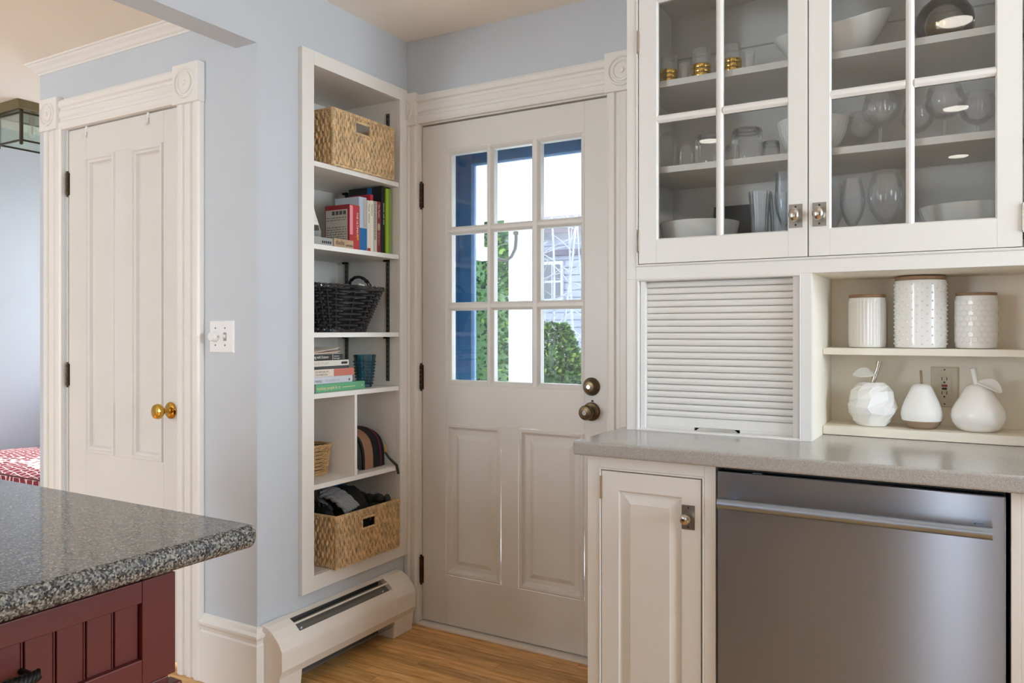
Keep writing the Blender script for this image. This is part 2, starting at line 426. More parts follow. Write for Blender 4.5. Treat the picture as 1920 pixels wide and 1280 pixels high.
jm = MB().box(DX0, -1.944, 2.586, 2.87, 0, DZ1).box(-1.109, DX1, 2.586, 2.87, 0, DZ1).box(-1.944, -1.109, 2.586, 2.87, 2.053, DZ1)
jm.build('jamb', 'trim_white', t1)
MB().box(-1.944, -1.930, 2.640, 2.66, 0, 2.053).box(-1.123, -1.109, 2.640, 2.66, 0, 2.053).box(-1.93, -1.123, 2.640, 2.66, 2.040, 2.053).build('door_stop', 'trim_white', t1)
MB().box(-1.944, -1.109, 2.556, 2.87, .0, .010).build('threshold', 'heater_enamel', t1, bevel=.003)
FC = FY(1.79)
t2 = struct('trim_2', loc=(-2.75, 1.79, 0))
MB().ext(FC, [(-3.240+p, q) for p, q in casing_sec(.125)], 0, 2.012).build('side_casing', 'trim_white', t2, bevel=.001)
MB().ext(FC, [(-2.400+p, q) for p, q in casing_sec(.122)], 0, 2.000).build('side_casing', 'trim_white', t2, bevel=.001)
MB().ext(FC, [(2.008+p, q) for p, q in casing_sec(.118)], -3.130, -2.412, swap=True).build('head_casing', 'trim_white', t2, bevel=.001)
corner_block(FC, -3.250, -3.130, 2.012, 2.140, t2)
corner_block(FC, -2.412, -2.275, 1.998, 2.136, t2)
MB().box(-3.115, -3.100, 1.792, 1.90, 0, 2.01).box(-2.402, -2.390, 1.792, 1.90, 0, 2.01).box(-3.10, -2.402, 1.792, 1.90, 2.008, 2.02).build('jamb', 'trim_white', t2)
# crown moulding round the outer corner of the closet
crown = [(0, 2.256), (.004, 2.256), (.006, 2.262), (.012, 2.266), (.020, 2.276), (.032, 2.286), (.036, 2.292), (.042, 2.294), (.042, 2.3), (0, 2.3)]
def crown_run():
    mb = MB(); n = len(crown); vs = []
    for p, z in crown: vs.append((-2.118, 1.79-p, z))
    for p, z in crown: vs.append((-3.298-p, 1.79-p, z))
    for p, z in crown: vs.append((-3.298-p, 2.66, z))
    fs = [(k*n+i, k*n+(i+1) % n, (k+1)*n+(i+1) % n, (k+1)*n+i) for k in (0, 1) for i in range(n)]+[tuple(range(n)), tuple(range(2*n, 3*n))]
    mb.add(vs, fs); return struct('trim_3', mb=mb, m='trim_white')
crown_run()
# baseboard on the closet wall, turning the corner
bsec = [(0, 0), (.018, 0), (.018, .172), (.014, .178), (.016, .190), (.024, .200), (.024, .208), (.012, .214), (.010, .226), (0, .230)]
def base_run():
    mb = MB(); n = len(bsec); vs = []
    for p, z in bsec: vs.append((-2.280, 1.79-p, z))
    for p, z in bsec: vs.append((-2.016+p, 1.79-p, z))
    for p, z in bsec: vs.append((-2.016+p, 1.806, z))
    fs = [(k*n+i, k*n+(i+1) % n, (k+1)*n+(i+1) % n, (k+1)*n+i) for k in (0, 1) for i in range(n)]+[tuple(range(n)), tuple(range(2*n, 3*n))]
    mb.add(vs, fs); return struct('baseboard_left', mb=mb, m='trim_white')
base_run()
struct('baseboard_back', mb=MB().box(-.975, -.87, 2.568, 2.586, 0, .14), m='trim_white')

# ================================================================== entry door
def hinge(F, u, v0, v1, par, m='bronze_hinge', r=.0065):
    mb = MB(); n = 5; h = (v1-v0)/n
    for i in range(n): mb.lathe(F, 0, 0, [(r, 0), (r, .1)], 8) if False else mb.tube([F(u, v0+i*h+.0006, r*.6), F(u, v0+(i+1)*h-.0006, r*.6)], r, 8)
    mb.tube([F(u, v1, r*.6), F(u, v1+.007, r*.6)], r*.7, 8); mb.tube([F(u, v0-.007, r*.6), F(u, v0, r*.6)], r*.6, 8)
    mb.fbox(F, u, u+.011, v0, v1, -.004, .003)
    return mb.build('hinge', m, par, smooth=40)
d1 = struct('door_1', loc=(-1.527, 2.61, .012))
YL = 2.592; FL = FY(YL); T = -.042
def rail(nm, u0, u1, v0, v1, bev=.0015): return MB().fbox(FL, u0, u1, v0, v1, T, 0).build(nm, 'door_paint', d1, bevel=bev)
rail('stile', -1.939, -1.822, .016, 2.047); rail('stile', -1.205, -1.114, .016, 2.047)
rail('rail', -1.822, -1.205, 1.940, 2.047); rail('rail', -1.822, -1.205, .832, .988); rail('rail', -1.822, -1.205, .016, .218)
rail('mullion', -1.562, -1.482, .218, .832)
cols = [(-1.802, -1.634), (-1.602, -1.431), (-1.394, -1.223)]; rows = [(1.007, 1.288), (1.321, 1.596), (1.627, 1.922)]
stick = [(0, 0), (.004, -.004), (.010, -.006), (.014, -.014), (.014, T)]
# sash edge moulding round the lights
MB().nested(FL, -1.822, -1.205, .988, 1.940, [(0, 0), (.004, -.001), (.012, -.006), (.019, -.013), (.019, T), (0, T)], cap=False).build('sash_moulding', 'door_paint', d1)
for a, b in ((cols[0][1], cols[1][0]), (cols[1][1], cols[2][0])):
    MB().ext(FL, [(a, T), (a, -.014), (a+.006, -.006), (a+.010, -.002), (b-.010, -.002), (b-.006, -.006), (b, -.014), (b, T)], .990, 1.938).build('muntin', 'door_paint', d1)
for a, b in ((rows[0][1], rows[1][0]), (rows[1][1], rows[2][0])):
    for c in cols:
        MB().ext(FL, [(a, T), (a, -.014), (a+.006, -.006), (a+.010, -.003), (b-.010, -.003), (b-.006, -.006), (b, -.014), (b, T)], c[0]-.018, c[1]+.018, swap=True).build('muntin', 'door_paint', d1)
for c in cols:
    for q in rows: MB().fbox(FL, c[0]-.004, c[1]+.004, q[0]-.004, q[1]+.004, -.024, -.020).build('pane', 'pane_glass', d1)
for a, b in ((-1.822, -1.562), (-1.482, -1.205)):
    MB().nested(FL, a, b, .218, .832, [(0, 0), (.006, .004), (.014, .003), (.022, -.010), (.026, -.012), (.044, -.012), (.062, -.003), (.066, -.003)]).build('panel', 'door_paint', d1)
for z0, z1 in ((1.715, 1.815), (.965, 1.065), (.165, .275)):
    hinge(FL, -1.9445, z0, z1, d1)
def round_hw(nm, F, u, v, parts, m, par):
    mb = MB()
    for prof, mi in parts: mb.lathe(F, u, v, prof, 28, mi)
    return mb.build(nm, m, par, smooth=35)
round_hw('deadbolt', FL, -1.176, 1.003, [([(.0335, 0), (.0335, .004), (.031, .008), (.024, .020), (.021, .026), (.017, .027), (.0005, .027)], 0), ([(.0075, .027), (.0075, .030), (.0005, .030)], 1)], ['old_brass', 'nickel'], d1)
kn = round_hw('knob', FL, -1.176, .912, [([(.034, 0), (.034, .005), (.031, .009), (.018, .012), (.0125, .020), (.0125, .030), (.020, .036), (.0265, .044), (.0275, .052), (.024, .060), (.014, .0625), (.0005, .0625)], 0), ([(.0075, .062), (.0075, .065), (.0005, .065)], 1)], ['old_brass', 'nickel'], d1)
MB().lathe(FL, -1.172, .951, [(.0035, -.002), (.0035, .006), (.0005, .006)], 10).build('screw', 'black', d1)
MB().fbox(FL, -1.1765, -1.1755, .9105-.004, .9105+.006, .0635, .0655).build('key_slot', 'black', kn)

# blue storm door outside the entry door
sd = thing('storm_door', 'blue framed glazed storm door outside the entry door', 'door', (-1.527, 2.86, .02))
FS = FY(2.865)
for nm, a in (('stile', (-1.944, -1.877, .02, 2.05)), ('stile', (-1.177, -1.109, .02, 2.05)), ('top_rail', (-1.877, -1.177, 1.940, 2.05)), ('bottom_rail', (-1.877, -1.177, .02, .20))):
    MB().fbox(FS, *a, -.03, 0).build(nm, 'blue_paint', sd, bevel=.002)
MB().nested(FS, -1.881, -1.173, .196, 1.944, [(0, .001), (.0, .006), (.006, .006), (.009, -.01), (.009, -.03)], cap=False).build('glazing_bead', 'blue_paint', sd)
MB().box(-1.9445, -1.940, 2.668, 2.864, .012, 2.052).box(-1.113, -1.1085, 2.668, 2.864, .012, 2.052).box(-1.94, -1.113, 2.668, 2.864, 2.046, 2.0525).build('reveal_lining', 'blue_paint', sd)
MB().fbox(FS, -1.872, -1.182, .205, 1.935, -.018, -.015).build('pane', 'pane_glass', sd)

# ================================================================== closet door
d2 = struct('door_2', loc=(-2.75, 1.80, .03))
FK = FY(1.793)
def rail2(nm, u0, u1, v0, v1): return MB().fbox(FK, u0, u1, v0, v1, -.035, 0).build(nm, 'door_paint', d2, bevel=.0012)
rail2('stile', -3.096, -2.980, .022, 2.003); rail2('stile', -2.503, -2.405, .022, 2.003)
rail2('rail', -2.980, -2.503, 1.887, 2.003); rail2('rail', -2.980, -2.503, .560, .730); rail2('rail', -2.980, -2.503, .022, .20)
rail2('mullion', -2.790, -2.688, .730, 1.887); rail2('mullion', -2.790, -2.688, .20, .560)
for a, b in ((-2.980, -2.790), (-2.688, -2.503)):
    for c, d in ((.730, 1.887), (.20, .560)):
        MB().nested(FK, a, b, c, d, [(0, 0), (.003, .007), (.012, .008), (.017, .002), (.024, .001), (.030, -.010), (.036, -.014)]).build('panel', 'door_paint', d2)
for z0, z1 in ((1.748, 1.836), (.988, 1.074)): hinge(FK, -3.1005, z0, z1, d2)
round_hw('knob', FK, -2.462, .921, [([(.030, 0), (.030, .003), (.026, .007), (.014, .010), (.0095, .018), (.0095, .030), (.017, .036), (.0255, .045), (.0275, .054), (.0245, .062), (.0145, .0665), (.0005, .067)], 0)], ['polished_brass'], d2)
for k, u in enumerate((-2.975, -2.590)):
    lab = ('thin white over-door hook above the left panel of the closet door', 'thin white over-door hook above the right panel of the closet door')[k]
    hk = thing('over_door_hook', lab, 'hook', (u, 1.79, 1.97), group='hooks over the closet door')
    MB().fbox(FK, u-.006, u+.006, 1.985, 2.006, 0, .003).build('strap', 'plastic_white', hk)
    MB().tube([FK(u, 1.995, .003), FK(u, 1.968, .004), FK(u, 1.958, .010), FK(u, 1.962, .018), FK(u, 1.972, .020)], .0028, 8).build('hook_end', 'plastic_white', hk, smooth=60)

# ================================================================== light switch
sw = thing('light_switch', 'white double switch plate with round dimmer knob on the blue wall', 'switch', (-2.185, 1.79, 1.13))
MB().nested(FC, -2.245, -2.124, 1.131, 1.240, [(0, 0), (0, .003), (.004, .006)]).build('plate', 'plastic_white', sw, bevel=.001)
MB().lathe(FC, -2.213, 1.186, [(.0185, .006), (.0185, .009), (.0165, .012), (.0160, .024), (.0135, .027), (.0005, .0275)], 24, rad=lambda a, w: 1+.02*math.cos(12*a)).build('dimmer_knob', 'plastic_white', sw, smooth=35)
MB().fbox(FC, -2.172, -2.158, 1.172, 1.200, .006, .0075).build('toggle_bezel', 'paper_grey', sw)
MB().add([FC(-2.170, 1.180, .006), FC(-2.160, 1.180, .006), FC(-2.160, 1.194, .006), FC(-2.170, 1.194, .006), FC(-2.169, 1.186, .016), FC(-2.161, 1.186, .016), FC(-2.161, 1.192, .017), FC(-2.169, 1.192, .017)], [(0, 1, 5, 4), (1, 2, 6, 5), (2, 3, 7, 6), (3, 0, 4, 7), (4, 5, 6, 7)]).build('toggle', 'plastic_white', sw)
for u in (-2.213, -2.165):
    for v in (1.157, 1.215): MB().lathe(FC, u, v, [(.003, .006), (.003, .0072), (.0005, .0072)], 10).build('screw', 'screw', sw)

# ================================================================== baseboard heater
ht = thing('baseboard_heater', 'cream metal baseboard heater with black slots under the bookcase', 'heater', (-1.96, 2.16, 0))
XW = -2.016
def hsec(g=0): return [(XW+.004, .232+g), (XW+.030, .228+g), (XW+.055, .215+g), (XW+.078, .195+g), (XW+.088, .1835+g), (XW+.095, .172+g), (XW+.0988+g, .160+g), (XW+.100+g, .150+g), (XW+.100+g, .098), (XW+.088+g, .070), (XW+.078+g, .066)]
def hsheet(mb, sec, y0, y1, t=.003, mi=0):
    n = len(sec); vs = []
    for y in (y0, y1):
        for (x, z) in sec: vs.append((x, y, z))
        for (x, z) in sec: vs.append((x-t*.7, y, z-t*.7))
    N = 2*n; fs = []
    for i in range(n-1):
        fs += [(i, i+1, N+i+1, N+i), (n+i, n+i+1, N+n+i+1, N+n+i)]
    for b in (0, N): fs += [(b+i, b+i+1, b+n+i+1, b+n+i) for i in range(n-1)]
    fs += [(0, n, N+n, N), (n-1, 2*n-1, N+2*n-1, N+n-1)]
    mb.add(vs, fs, mi)
sec = hsec()
m1 = MB(); hsheet(m1, sec[:2], 1.90, 2.40); hsheet(m1, sec[3:], 1.90, 2.40); m1.build('cover', 'heater_enamel', ht, smooth=18)
# damper blade below the two slots
p, q = Vector((sec[1][0], 0, sec[1][1])), Vector((sec[3][0], 0, sec[3][1])); mid = Vector((sec[2][0], 0, sec[2][1]))
m2 = MB(); hsheet(m2, [(XW+.026, .210), (XW+.048, .198), (XW+.070, .180)], 1.90, 2.40); m2.build('damper_blade', 'fins', ht)
m3 = MB(); hsheet(m3, [(XW+.051, .2172), (XW+.057, .2135)], 1.90, 2.40, .002); m3.build('slot_bar', 'heater_enamel', ht)
for y in (1.93, 2.36): MB().lathe(lambda u, v, w: (XW+.059+w*.6, u, .1935+v+w*.8), y, 0, [(.004, -.006), (.004, .0), (.0005, .001)], 10).build('screw', 'plastic_white', ht)
for y0, y1 in ((1.802, 1.903), (2.394, 2.512)):
    g = .002; s2 = hsec(g); s2 = s2[:-2]+[(XW+.090, .072), (XW+.082, .001)]
    m = MB(); n = len(s2)
    pts = s2+[(XW+.004, .001)]
    m.add([(x, y0, z) for x, z in pts]+[(x, y1, z) for x, z in pts], [(i, (i+1) % (n+1), n+1+(i+1) % (n+1), n+1+i) for i in range(n+1)]+[tuple(range(n+1)), tuple(range(n+1, 2*n+2))])
    m.build('end_cap', 'heater_enamel', ht, bevel=.0015)
m = MB()
for k in range(60): y = 1.91+k*.0081; m.box(XW+.012, XW+.070, y, y+.0012, .085, .155)
m.build('fins', 'fins', ht)
MB().tube([(XW+.042, 1.85, .12), (XW+.042, 2.45, .12)], .011, 10).build('pipe', 'old_brass', ht)
MB().box(XW+.001, XW+.004, 1.807, 2.51, .0, .228).build('back_plate', 'fins', ht)
MB().tube([(XW+.080, 1.90, .050), (XW+.080, 2.40, .050)], .002, 6).build('damper_rod', 'screw', ht)

# ================================================================== built-in bookcase
bc = thing('built_in_bookcase', 'cream framed built-in bookcase recessed into the wall by the entry door', 'bookcase', (-2.15, 2.27, .28))
FB = FX(XW)
B0, B1, Z0, Z1 = 2.030, 2.515, .336, 2.150
for nm, a in (('frame_stile', (1.972, B0, .282, 2.200)), ('frame_stile', (B1, 2.563, .282, 2.200)), ('frame_rail', (B0, B1, 2.150, 2.200)), ('frame_rail', (B0, B1, .282, .336))):
    MB().fbox(FB, *a, 0, .020).build(nm, 'trim_white', bc, bevel=.0015)
XN = -2.335
MB().box(XN-.01, XN, B0-.012, B1+.012, .316, 2.168).build('back_panel', 'case_interior', bc)
MB().box(XN, XW, B0-.012, B0, .316, 2.168).build('side_panel', 'case_interior', bc)
MB().box(XN, XW, B1, B1+.010, .316, 2.168).build('side_panel', 'case_interior', bc)
MB().box(XN, XW, B0, B1, 2.150, 2.168).build('top_panel', 'case_interior', bc)
MB().box(XN, XW, B0, B1, .316, .336).build('bottom_shelf', 'trim_white', bc)
SH = (1.811, 1.516, 1.200, .981, .657)
for z in SH: MB().box(XN, -2.000, B0+.001, B1-.004, z-.018, z).build('shelf', 'trim_white', bc, bevel=.001)
MB().box(XN, -2.002, 2.249, 2.262, .657, .963).build('divider', 'trim_white', bc, bevel=.001)
for x in (-2.283, -2.058):
    st = MB().box(x-.008, x+.008, B1-.005, B1, 1.0, 2.10).build('shelf_standard', 'standard_metal', bc)
    m = MB()
    for k in range(52): z = 1.012+k*.021; m.box(x-.003, x+.003, B1-.0056, B1-.0049, z, z+.009)
    m.build('slots', 'black', st)
    for z in (1.811, 1.516, 1.200): MB().box(x-.012, x+.012, B1-.018, B1-.005, z-.026, z-.018).build('shelf_clip', 'dark_metal', st)

# ================================================================== woven seagrass baskets
def seagrass_basket(name, label, loc, L, D, H, hole, group):
    """front faces +X at local x=0, depth to -D, width along Y (0..L); upright wavy strands"""
    t = thing(name, label, 'basket', loc, 0, group)
    mb = MB(); rr = random.Random(3); sp = .0108; n = 5
    def column(pt, nrm, tng, z0, z1, ph):
        k = max(3, int((z1-z0)/.0085)); P = []; R = []
        for i in range(k+1):
            z = z0+(z1-z0)*i/k; a = z*2*PI/.046+ph
            q = pt+tng*(.0022*math.sin(z*2*PI/.058+.4*math.sin(pt.y*40)))+nrm*(.0036*math.cos(a)+rr.uniform(-.0006, .0006)); P.append((q.x, q.y, z)); R.append(.0046+.0012*math.cos(a)+rr.uniform(-.0004, .0004))
        mb.tube(P, R, n, cap=True)
    walls = [(Vector((0, 0, 0)), Vector((0, 1, 0)), Vector((1, 0, 0)), L, True), (Vector((-D, 0, 0)), Vector((0, 1, 0)), Vector((-1, 0, 0)), L, True),
             (Vector((0, 0, 0)), Vector((-1, 0, 0)), Vector((0, -1, 0)), D, False), (Vector((0, L, 0)), Vector((-1, 0, 0)), Vector((0, 1, 0)), D, False)]
    for o, tg, nr, ln, hl in walls:
        N = int(ln/sp)
        for i in range(N+1):
            s = ln*i/N; p = o+tg*s; ph = PI*(i % 2)+rr.uniform(-.3, .3)
            if hl and hole[0] < s < hole[1]:
                column(p, nr, tg, .008, hole[2]-.004, ph); column(p, nr, tg, hole[3]+.006, H-.004, ph)
            else: column(p, nr, tg, .006, H-.004, ph)
    w = mb.build('weave', 'seagrass', t, smooth=60, world=False); w['kind'] = 'stuff'
    # inner wall of the basket, with the handle holes left open
    m = MB()
    for x in (-.0035, -D+.0005):
        for a, b, c, d in ((0, hole[0], 0, H-.008), (hole[1], L, 0, H-.008), (hole[0], hole[1], 0, hole[2]-.006), (hole[0], hole[1], hole[3]+.006, H-.008)): m.box(x, x+.003, a, b, c+.003, d)
    for y in (.0005, L-.0035): m.box(-D, 0, y, y+.003, .003, H-.008)
    m.build('liner', 'seagrass', t, world=False)
    m = MB(); m.box(-D, 0, 0, L, .0, .004); kk = int(D/.012)
    for i in range(kk):
        x = -D+D*(i+.5)/kk; m.tube([(x, y*L/24, .003+.002*math.sin(y*PI/2+PI*(i % 2))) for y in range(25)], .0045, 5)
    m.build('base', 'seagrass', t, world=False, smooth=60)
    # coiled rim
    m = MB(); r = rr
    path = [(0, s*L) for s in [i/60 for i in range(60)]]+[(-s*D, L) for s in [i/46 for i in range(46)]]+[(-D, L-s*L) for s in [i/60 for i in range(60)]]+[(-D+s*D, 0) for s in [i/46 for i in range(46)]]
    m.tube([(x, y, H-.003) for x, y in path], [.0062+.0016*math.sin(i*1.7) for i in range(len(path))], 6, closed=True)
    for i, (x, y) in enumerate(path[::1]):
        if i % 2: continue
        m.tube([(x-.006, y-.004, H-.012), (x-.003, y-.001, H+.003), (x+.005, y+.003, H+.002), (x+.006, y+.005, H-.010)], .0034, 5)
    m.build('rim', 'seagrass', t, smooth=60, world=False)
    for x in (0, -D):
        m = MB(); a, b, c, d = hole
        per = [(a+(b-a)*i/12, c) for i in range(12)]+[(b, c+(d-c)*i/7) for i in range(7)]+[(b-(b-a)*i/12, d) for i in range(12)]+[(a, d-(d-c)*i/7) for i in range(7)]
        m.tube([(x, y, z) for y, z in per], [.0055+.001*math.sin(i*2.1) for i in range(len(per))], 6, closed=True)
        m.build('handle_hole', 'seagrass', t, smooth=60, world=False)
    for x, y in ((0, 0), (0, L), (-D, 0), (-D, L)):
        m = MB(); m.tube([(x, y, i*H/22) for i in range(22)], [.0075+.0016*math.sin(i*2.2) for i in range(22)], 7)
        for i in range(20):
            z = .01+i*(H-.02)/20; m.tube([(x-.007, y+.007, z), (x+.004, y+.004, z+.003), (x+.007, y-.007, z+.001)], .0036, 5)
        m.build('corner_plait', 'seagrass', t, smooth=60, world=False)
    return t
seagrass_basket('seagrass_basket', 'pale seagrass basket with a handle slot alone on the top bookshelf', (-1.990, 2.116, 1.812), .340, .27, .205, (.120, .206, .140, .184), 'seagrass baskets in the bookcase')
seagrass_basket('seagrass_basket', 'seagrass basket full of hats on the bottom shelf of the bookcase', (-1.972, 2.118, .337), .352, .28, .190, (.135, .215, .118, .160), 'seagrass baskets in the bookcase')

# hats and scarves in the bottom basket
def lump(mb, c, rx, ry, rz, seed, amp=.12, n=28, k=16, mi=0):
    vs = []; fs = []
    for j in range(k+1):
        t = PI*j/k
        for i in range(n):
            a = 2*PI*i/n; d = Vector((math.sin(t)*math.cos(a), math.sin(t)*math.sin(a), math.cos(t)))
            q = 1+amp*mnoise.noise(d*2.2+Vector((seed, 0, 0)))
            vs.append((c[0]+d.x*rx*q, c[1]+d.y*ry*q, c[2]+d.z*rz*q))
    for j in range(k):
        for i in range(n): fs.append((j*n+i, j*n+(i+1) % n, (j+1)*n+(i+1) % n, (j+1)*n+i))
    mb.add(vs, fs, mi)
hat = thing('winter_hat', 'black winter hat with a grey fleece edge filling the bottom basket', 'hat', (-2.10, 2.30, .45), group='hats in the bottom basket')
m = MB(); lump(m, (-2.105, 2.300, .470), .105, .104, .128, 4, .10); m.build('crown', 'fabric_black', hat, smooth=80)
m = MB(); m.tube([(-2.105+.106*math.cos(a), 2.300+.106*math.sin(a), .515+.070*math.cos(a*1.0+2.6)) for a in [PI*.35+i*PI*1.2/26 for i in range(27)]], [.012+.003*math.sin(i*1.9) for i in range(27)], 8); m.build('fleece_edge', 'fabric_grey', hat, smooth=80)
kb = thing('knit_headband', 'grey cable knit headband lying across the bottom basket', 'headband', (-2.04, 2.19, .50), group='hats in the bottom basket')
for j in range(5):
    m = MB()
    for sgn in (0, PI):
        P = []
        for i in range(40):
            s = i/39; a = s*14+sgn
            P.append((-2.105+.108*s, 2.172+.0135*j+.030*s+.005*math.sin(a), .588+.0025*j-.060*s*s+.0055*math.cos(a)))
        m.tube(P, .0078, 6)
    m.build('cable_row', 'fabric_grey', kb, smooth=80)
gl = thing('black_glove', 'shiny black glove tucked in the front corner of the bottom basket', 'glove', (-2.05, 2.14, .48), group='hats in the bottom basket')
m = MB(); lump(m, (-2.075, 2.158, .452), .075, .030, .100, 9, .2); m.build('palm', 'fabric_black', gl, smooth=80)
for i in range(3):
    m = MB(); m.tube([(-2.06-.02*i, 2.155, .520), (-2.04-.022*i, 2.152, .553), (-2.03-.025*i, 2.156, .540)], [.010, .011, .006], 8); m.build('finger', 'fabric_black', gl, smooth=80)
bs = thing('blue_folder', 'blue plastic folder standing behind the hats in the bottom basket', 'folder', (-2.16, 2.42, .45), group='hats in the bottom basket')
MB().add([(-2.222, 2.36, .342), (-2.222, 2.455, .342), (-2.222, 2.455, .560), (-2.222, 2.36, .605), (-2.216, 2.36, .342), (-2.216, 2.455, .342), (-2.216, 2.455, .560), (-2.216, 2.36, .605)], [(0, 1, 2, 3), (4, 5, 6, 7), (0, 1, 5, 4), (1, 2, 6, 5), (2, 3, 7, 6), (3, 0, 4, 7)]).build('cover', 'fabric_blue', bs)
MB().box(-2.2205, -2.2175, 2.365, 2.45, .35, .553).build('sheet', 'paper', bs)
fz = thing('fur_scarf', 'dark grey furry scarf along the back right edge of the bottom basket', 'scarf', (-2.08, 2.43, .48), group='hats in the bottom basket')
m = MB(); P = [(-2.185+.185*i/20, 2.422+.020*(i/20)**.8, .532+.004*math.sin(i)) for i in range(21)]
m.tube(P, [.016+.004*math.sin(i*1.3) for i in range(21)], 8); m.build('scarf_body', 'fabric_charcoal', fz, smooth=80)
for k in range(1, 6):
    m = MB(); m.tube([(x, y, z-.034*k) for x, y, z in P], .0185, 8); m.build('fold', 'fabric_charcoal', fz, smooth=80)
m = MB(); rr = random.Random(5)
for i in range(160):
    p = P[rr.randrange(1, 20)]; d = Vector((rr.uniform(-1, 1), rr.uniform(-1, 1), rr.uniform(.0, 1))).normalized()
    b0 = Vector(p)+d*.012; b1 = b0+d*.014; s = Vector((.002, .001, 0)); m.add([b0-s, b0+s, b1], [(0, 1, 2)])
o = m.build('fur', 'fabric_grey', fz); o['kind'] = 'stuff'

# ================================================================== bookcase: upright books on the second shelf
def upright(label, y0, y1, ztop, x0, depth, col, zb=1.516, side=None, rough=.45):
    b = thing('book', label, 'book', ((x0-depth/2), (y0+y1)/2, zb), group='books on the second shelf')
    cm = 'book_'+col.strip('#')
    if cm not in M: mat(cm, col, rough)
    sm = cm
    if side:
        sm = 'book_'+side.strip('#')
        if sm not in M: mat(sm, side, rough)
    c = .0022; z0 = zb; m = MB()
    m.box(x0-depth, x0, y0, y0+c, z0, ztop, 1); m.box(x0-depth, x0, y1-c, y1, z0, ztop, 0); m.box(x0-c, x0, y0+c, y1-c, z0, ztop, 0)
    m.build('cover', [cm, sm], b, bevel=.0006)
    MB().box(x0-depth+.004, x0-c, y0+c, y1-c, z0+.003, ztop-.004).build('pages', 'paper', b)
    return b
FBk = FX(-2.030)
FBn = lambda y: FY(y)
b = upright('thick red boxed book with grey printed front and yellow emblem on its spine', 2.2500, 2.3080, 1.690, -2.030, .125, '#B02A2C', side='#8f2327')
FR = FX(-2.030); FRc = FY(2.2500)
mat('ink', '#4f4f4f', .7); mat('ink_dark', '#1d1d1d', .6); mat('pink_gloss', '#E58C9C', .4); mat('panel_grey', '#B9B4AC', .6); mat('cream_ink', '#EDE6D4', .5); mat('tan_print', '#B7A884', .6)
MB().fbox(FRc, -2.150, -2.040, 1.520, 1.672, .0003, .0008).build('cover_print', 'panel_grey', b)
for i in range(4): MB().fbox(FRc, -2.118+.019*i, -2.104+.019*i, 1.652, 1.667, .0009, .0013).build('print_square', 'ink', b)
m = MB(); rr = random.Random(2)
for k in range(13):
    z = 1.640-.0092*k
    if k in (2, 3): continue
    x = -2.146
    while x < -2.046:
        l = rr.uniform(.004, .016); m.fbox(FRc, x, min(x+l, -2.045), z, z+.0026, .0009, .0012); x += l+rr.uniform(.002, .006)
m.build('print_lines', 'ink', b)['kind'] = 'stuff'
MB().fbox(FR, 2.2515, 2.268, 1.575, 1.686, .0003, .0007).build('spine_stripe', 'pink_gloss', b)
text('spine_title', 'THE ULTIMATE', .0145, FR, 2.289, 1.663, 'cream_ink', b, ang=-PI/2)
text('spine_title', 'GAMES', .0145, FR, 2.272, 1.600, 'cream_ink', b, ang=-PI/2) if False else text('spine_title', 'SHUFFLE', .0135, FR, 2.274, 1.612, 'cream_ink', b, ang=-PI/2) if False else None
for i in range(2): MB().lathe(FR, 2.296, 1.572-.011*i, [(.0052, .0003), (.0052, .0010), (.0005, .0012)], 12).build('emblem', 'pull_yellow', b)
b = upright('pale sky-blue paperback with deep blue lower half beside the red boxed book', 2.3085, 2.3530, 1.728, -2.034, .125, '#B4C4D6', side='#B7C2D0')
MB().fbox(FX(-2.034), 2.3088, 2.3527, 1.518, 1.607, .0003, .0008).build('spine_band', 'fabric_blue', b)
text('spine_title', 'A Faith of  our own', .0075, FX(-2.034), 2.338, 1.602, 'cream_ink', b, ang=-PI/2)
MB().fbox(FX(-2.034), 2.334, 2.3505, 1.612, 1.722, .0003, .0008).build('spine_panel', 'panel_grey', b)
b = upright('slim white paperback with a red and dark foot on its spine', 2.3545, 2.3735, 1.720, -2.032, .11, '#E6E0D6')
text('spine_title', 'Three  Wishes', .0125, FX(-2.032), 2.3605, 1.706, 'ink_dark', b, ang=-PI/2)
MB().fbox(FX(-2.032), 2.3548, 2.3732, 1.518, 1.532, .0003, .0008).build('spine_foot', 'book_B02A2C', b)
b = upright('red hardback with a cream spine panel taller than the white paperbacks', 2.3745, 2.3925, 1.746, -2.034, .115, '#B02235')
MB().fbox(FX(-2.034), 2.3748, 2.3922, 1.518, 1.722, .0004, .0010).build('spine_panel', 'cream_ink', b)
text('spine_title', 'Attached', .0125, FX(-2.033), 2.3800, 1.708, 'ink_dark', b, ang=-PI/2)
b = upright('grey paperback with ladder-like striped spine', 2.3935, 2.4135, 1.722, -2.032, .12, '#C9C6BC')
m = MB()
for k in range(26): m.fbox(FX(-2.032), 2.3955, 2.4075, 1.570+k*.0058, 1.5725+k*.0058, .0003, .0008)
m.build('print_lines', 'ink', b)['kind'] = 'stuff'
b = upright('dark red book with a pale oval badge on its spine', 2.4145, 2.4335, 1.724, -2.032, .12, '#8C1F28')
MB().lathe(FX(-2.032), 2.424, 1.622, [(.0078, .0003), (.0078, .0009), (.0005, .001)], 16, sy=2).build('badge', 'tan_print', b)
text('spine_title', 'Man Repeller', .0105, FX(-2.032), 2.4215, 1.712, 'cream_ink', b, ang=-PI/2)
text('spine_title', 'The Last Resort', .0080, FX(-2.032), 2.4220, 1.602, 'cream_ink', b, ang=-PI/2)
b = upright('thin charcoal book between the dark red and the white-lettered black one', 2.4342, 2.4440, 1.724, -2.036, .12, '#33363B')
b = upright('very tall black book with a blue strip, rising behind the shorter spines', 2.4442, 2.4645, 1.790, -2.034, .175, '#15161a')
text('spine_title', 'BERNARD  AND  BUDS', .0085, FX(-2.034), 2.4535, 1.722, 'paper', b, ang=-PI/2)
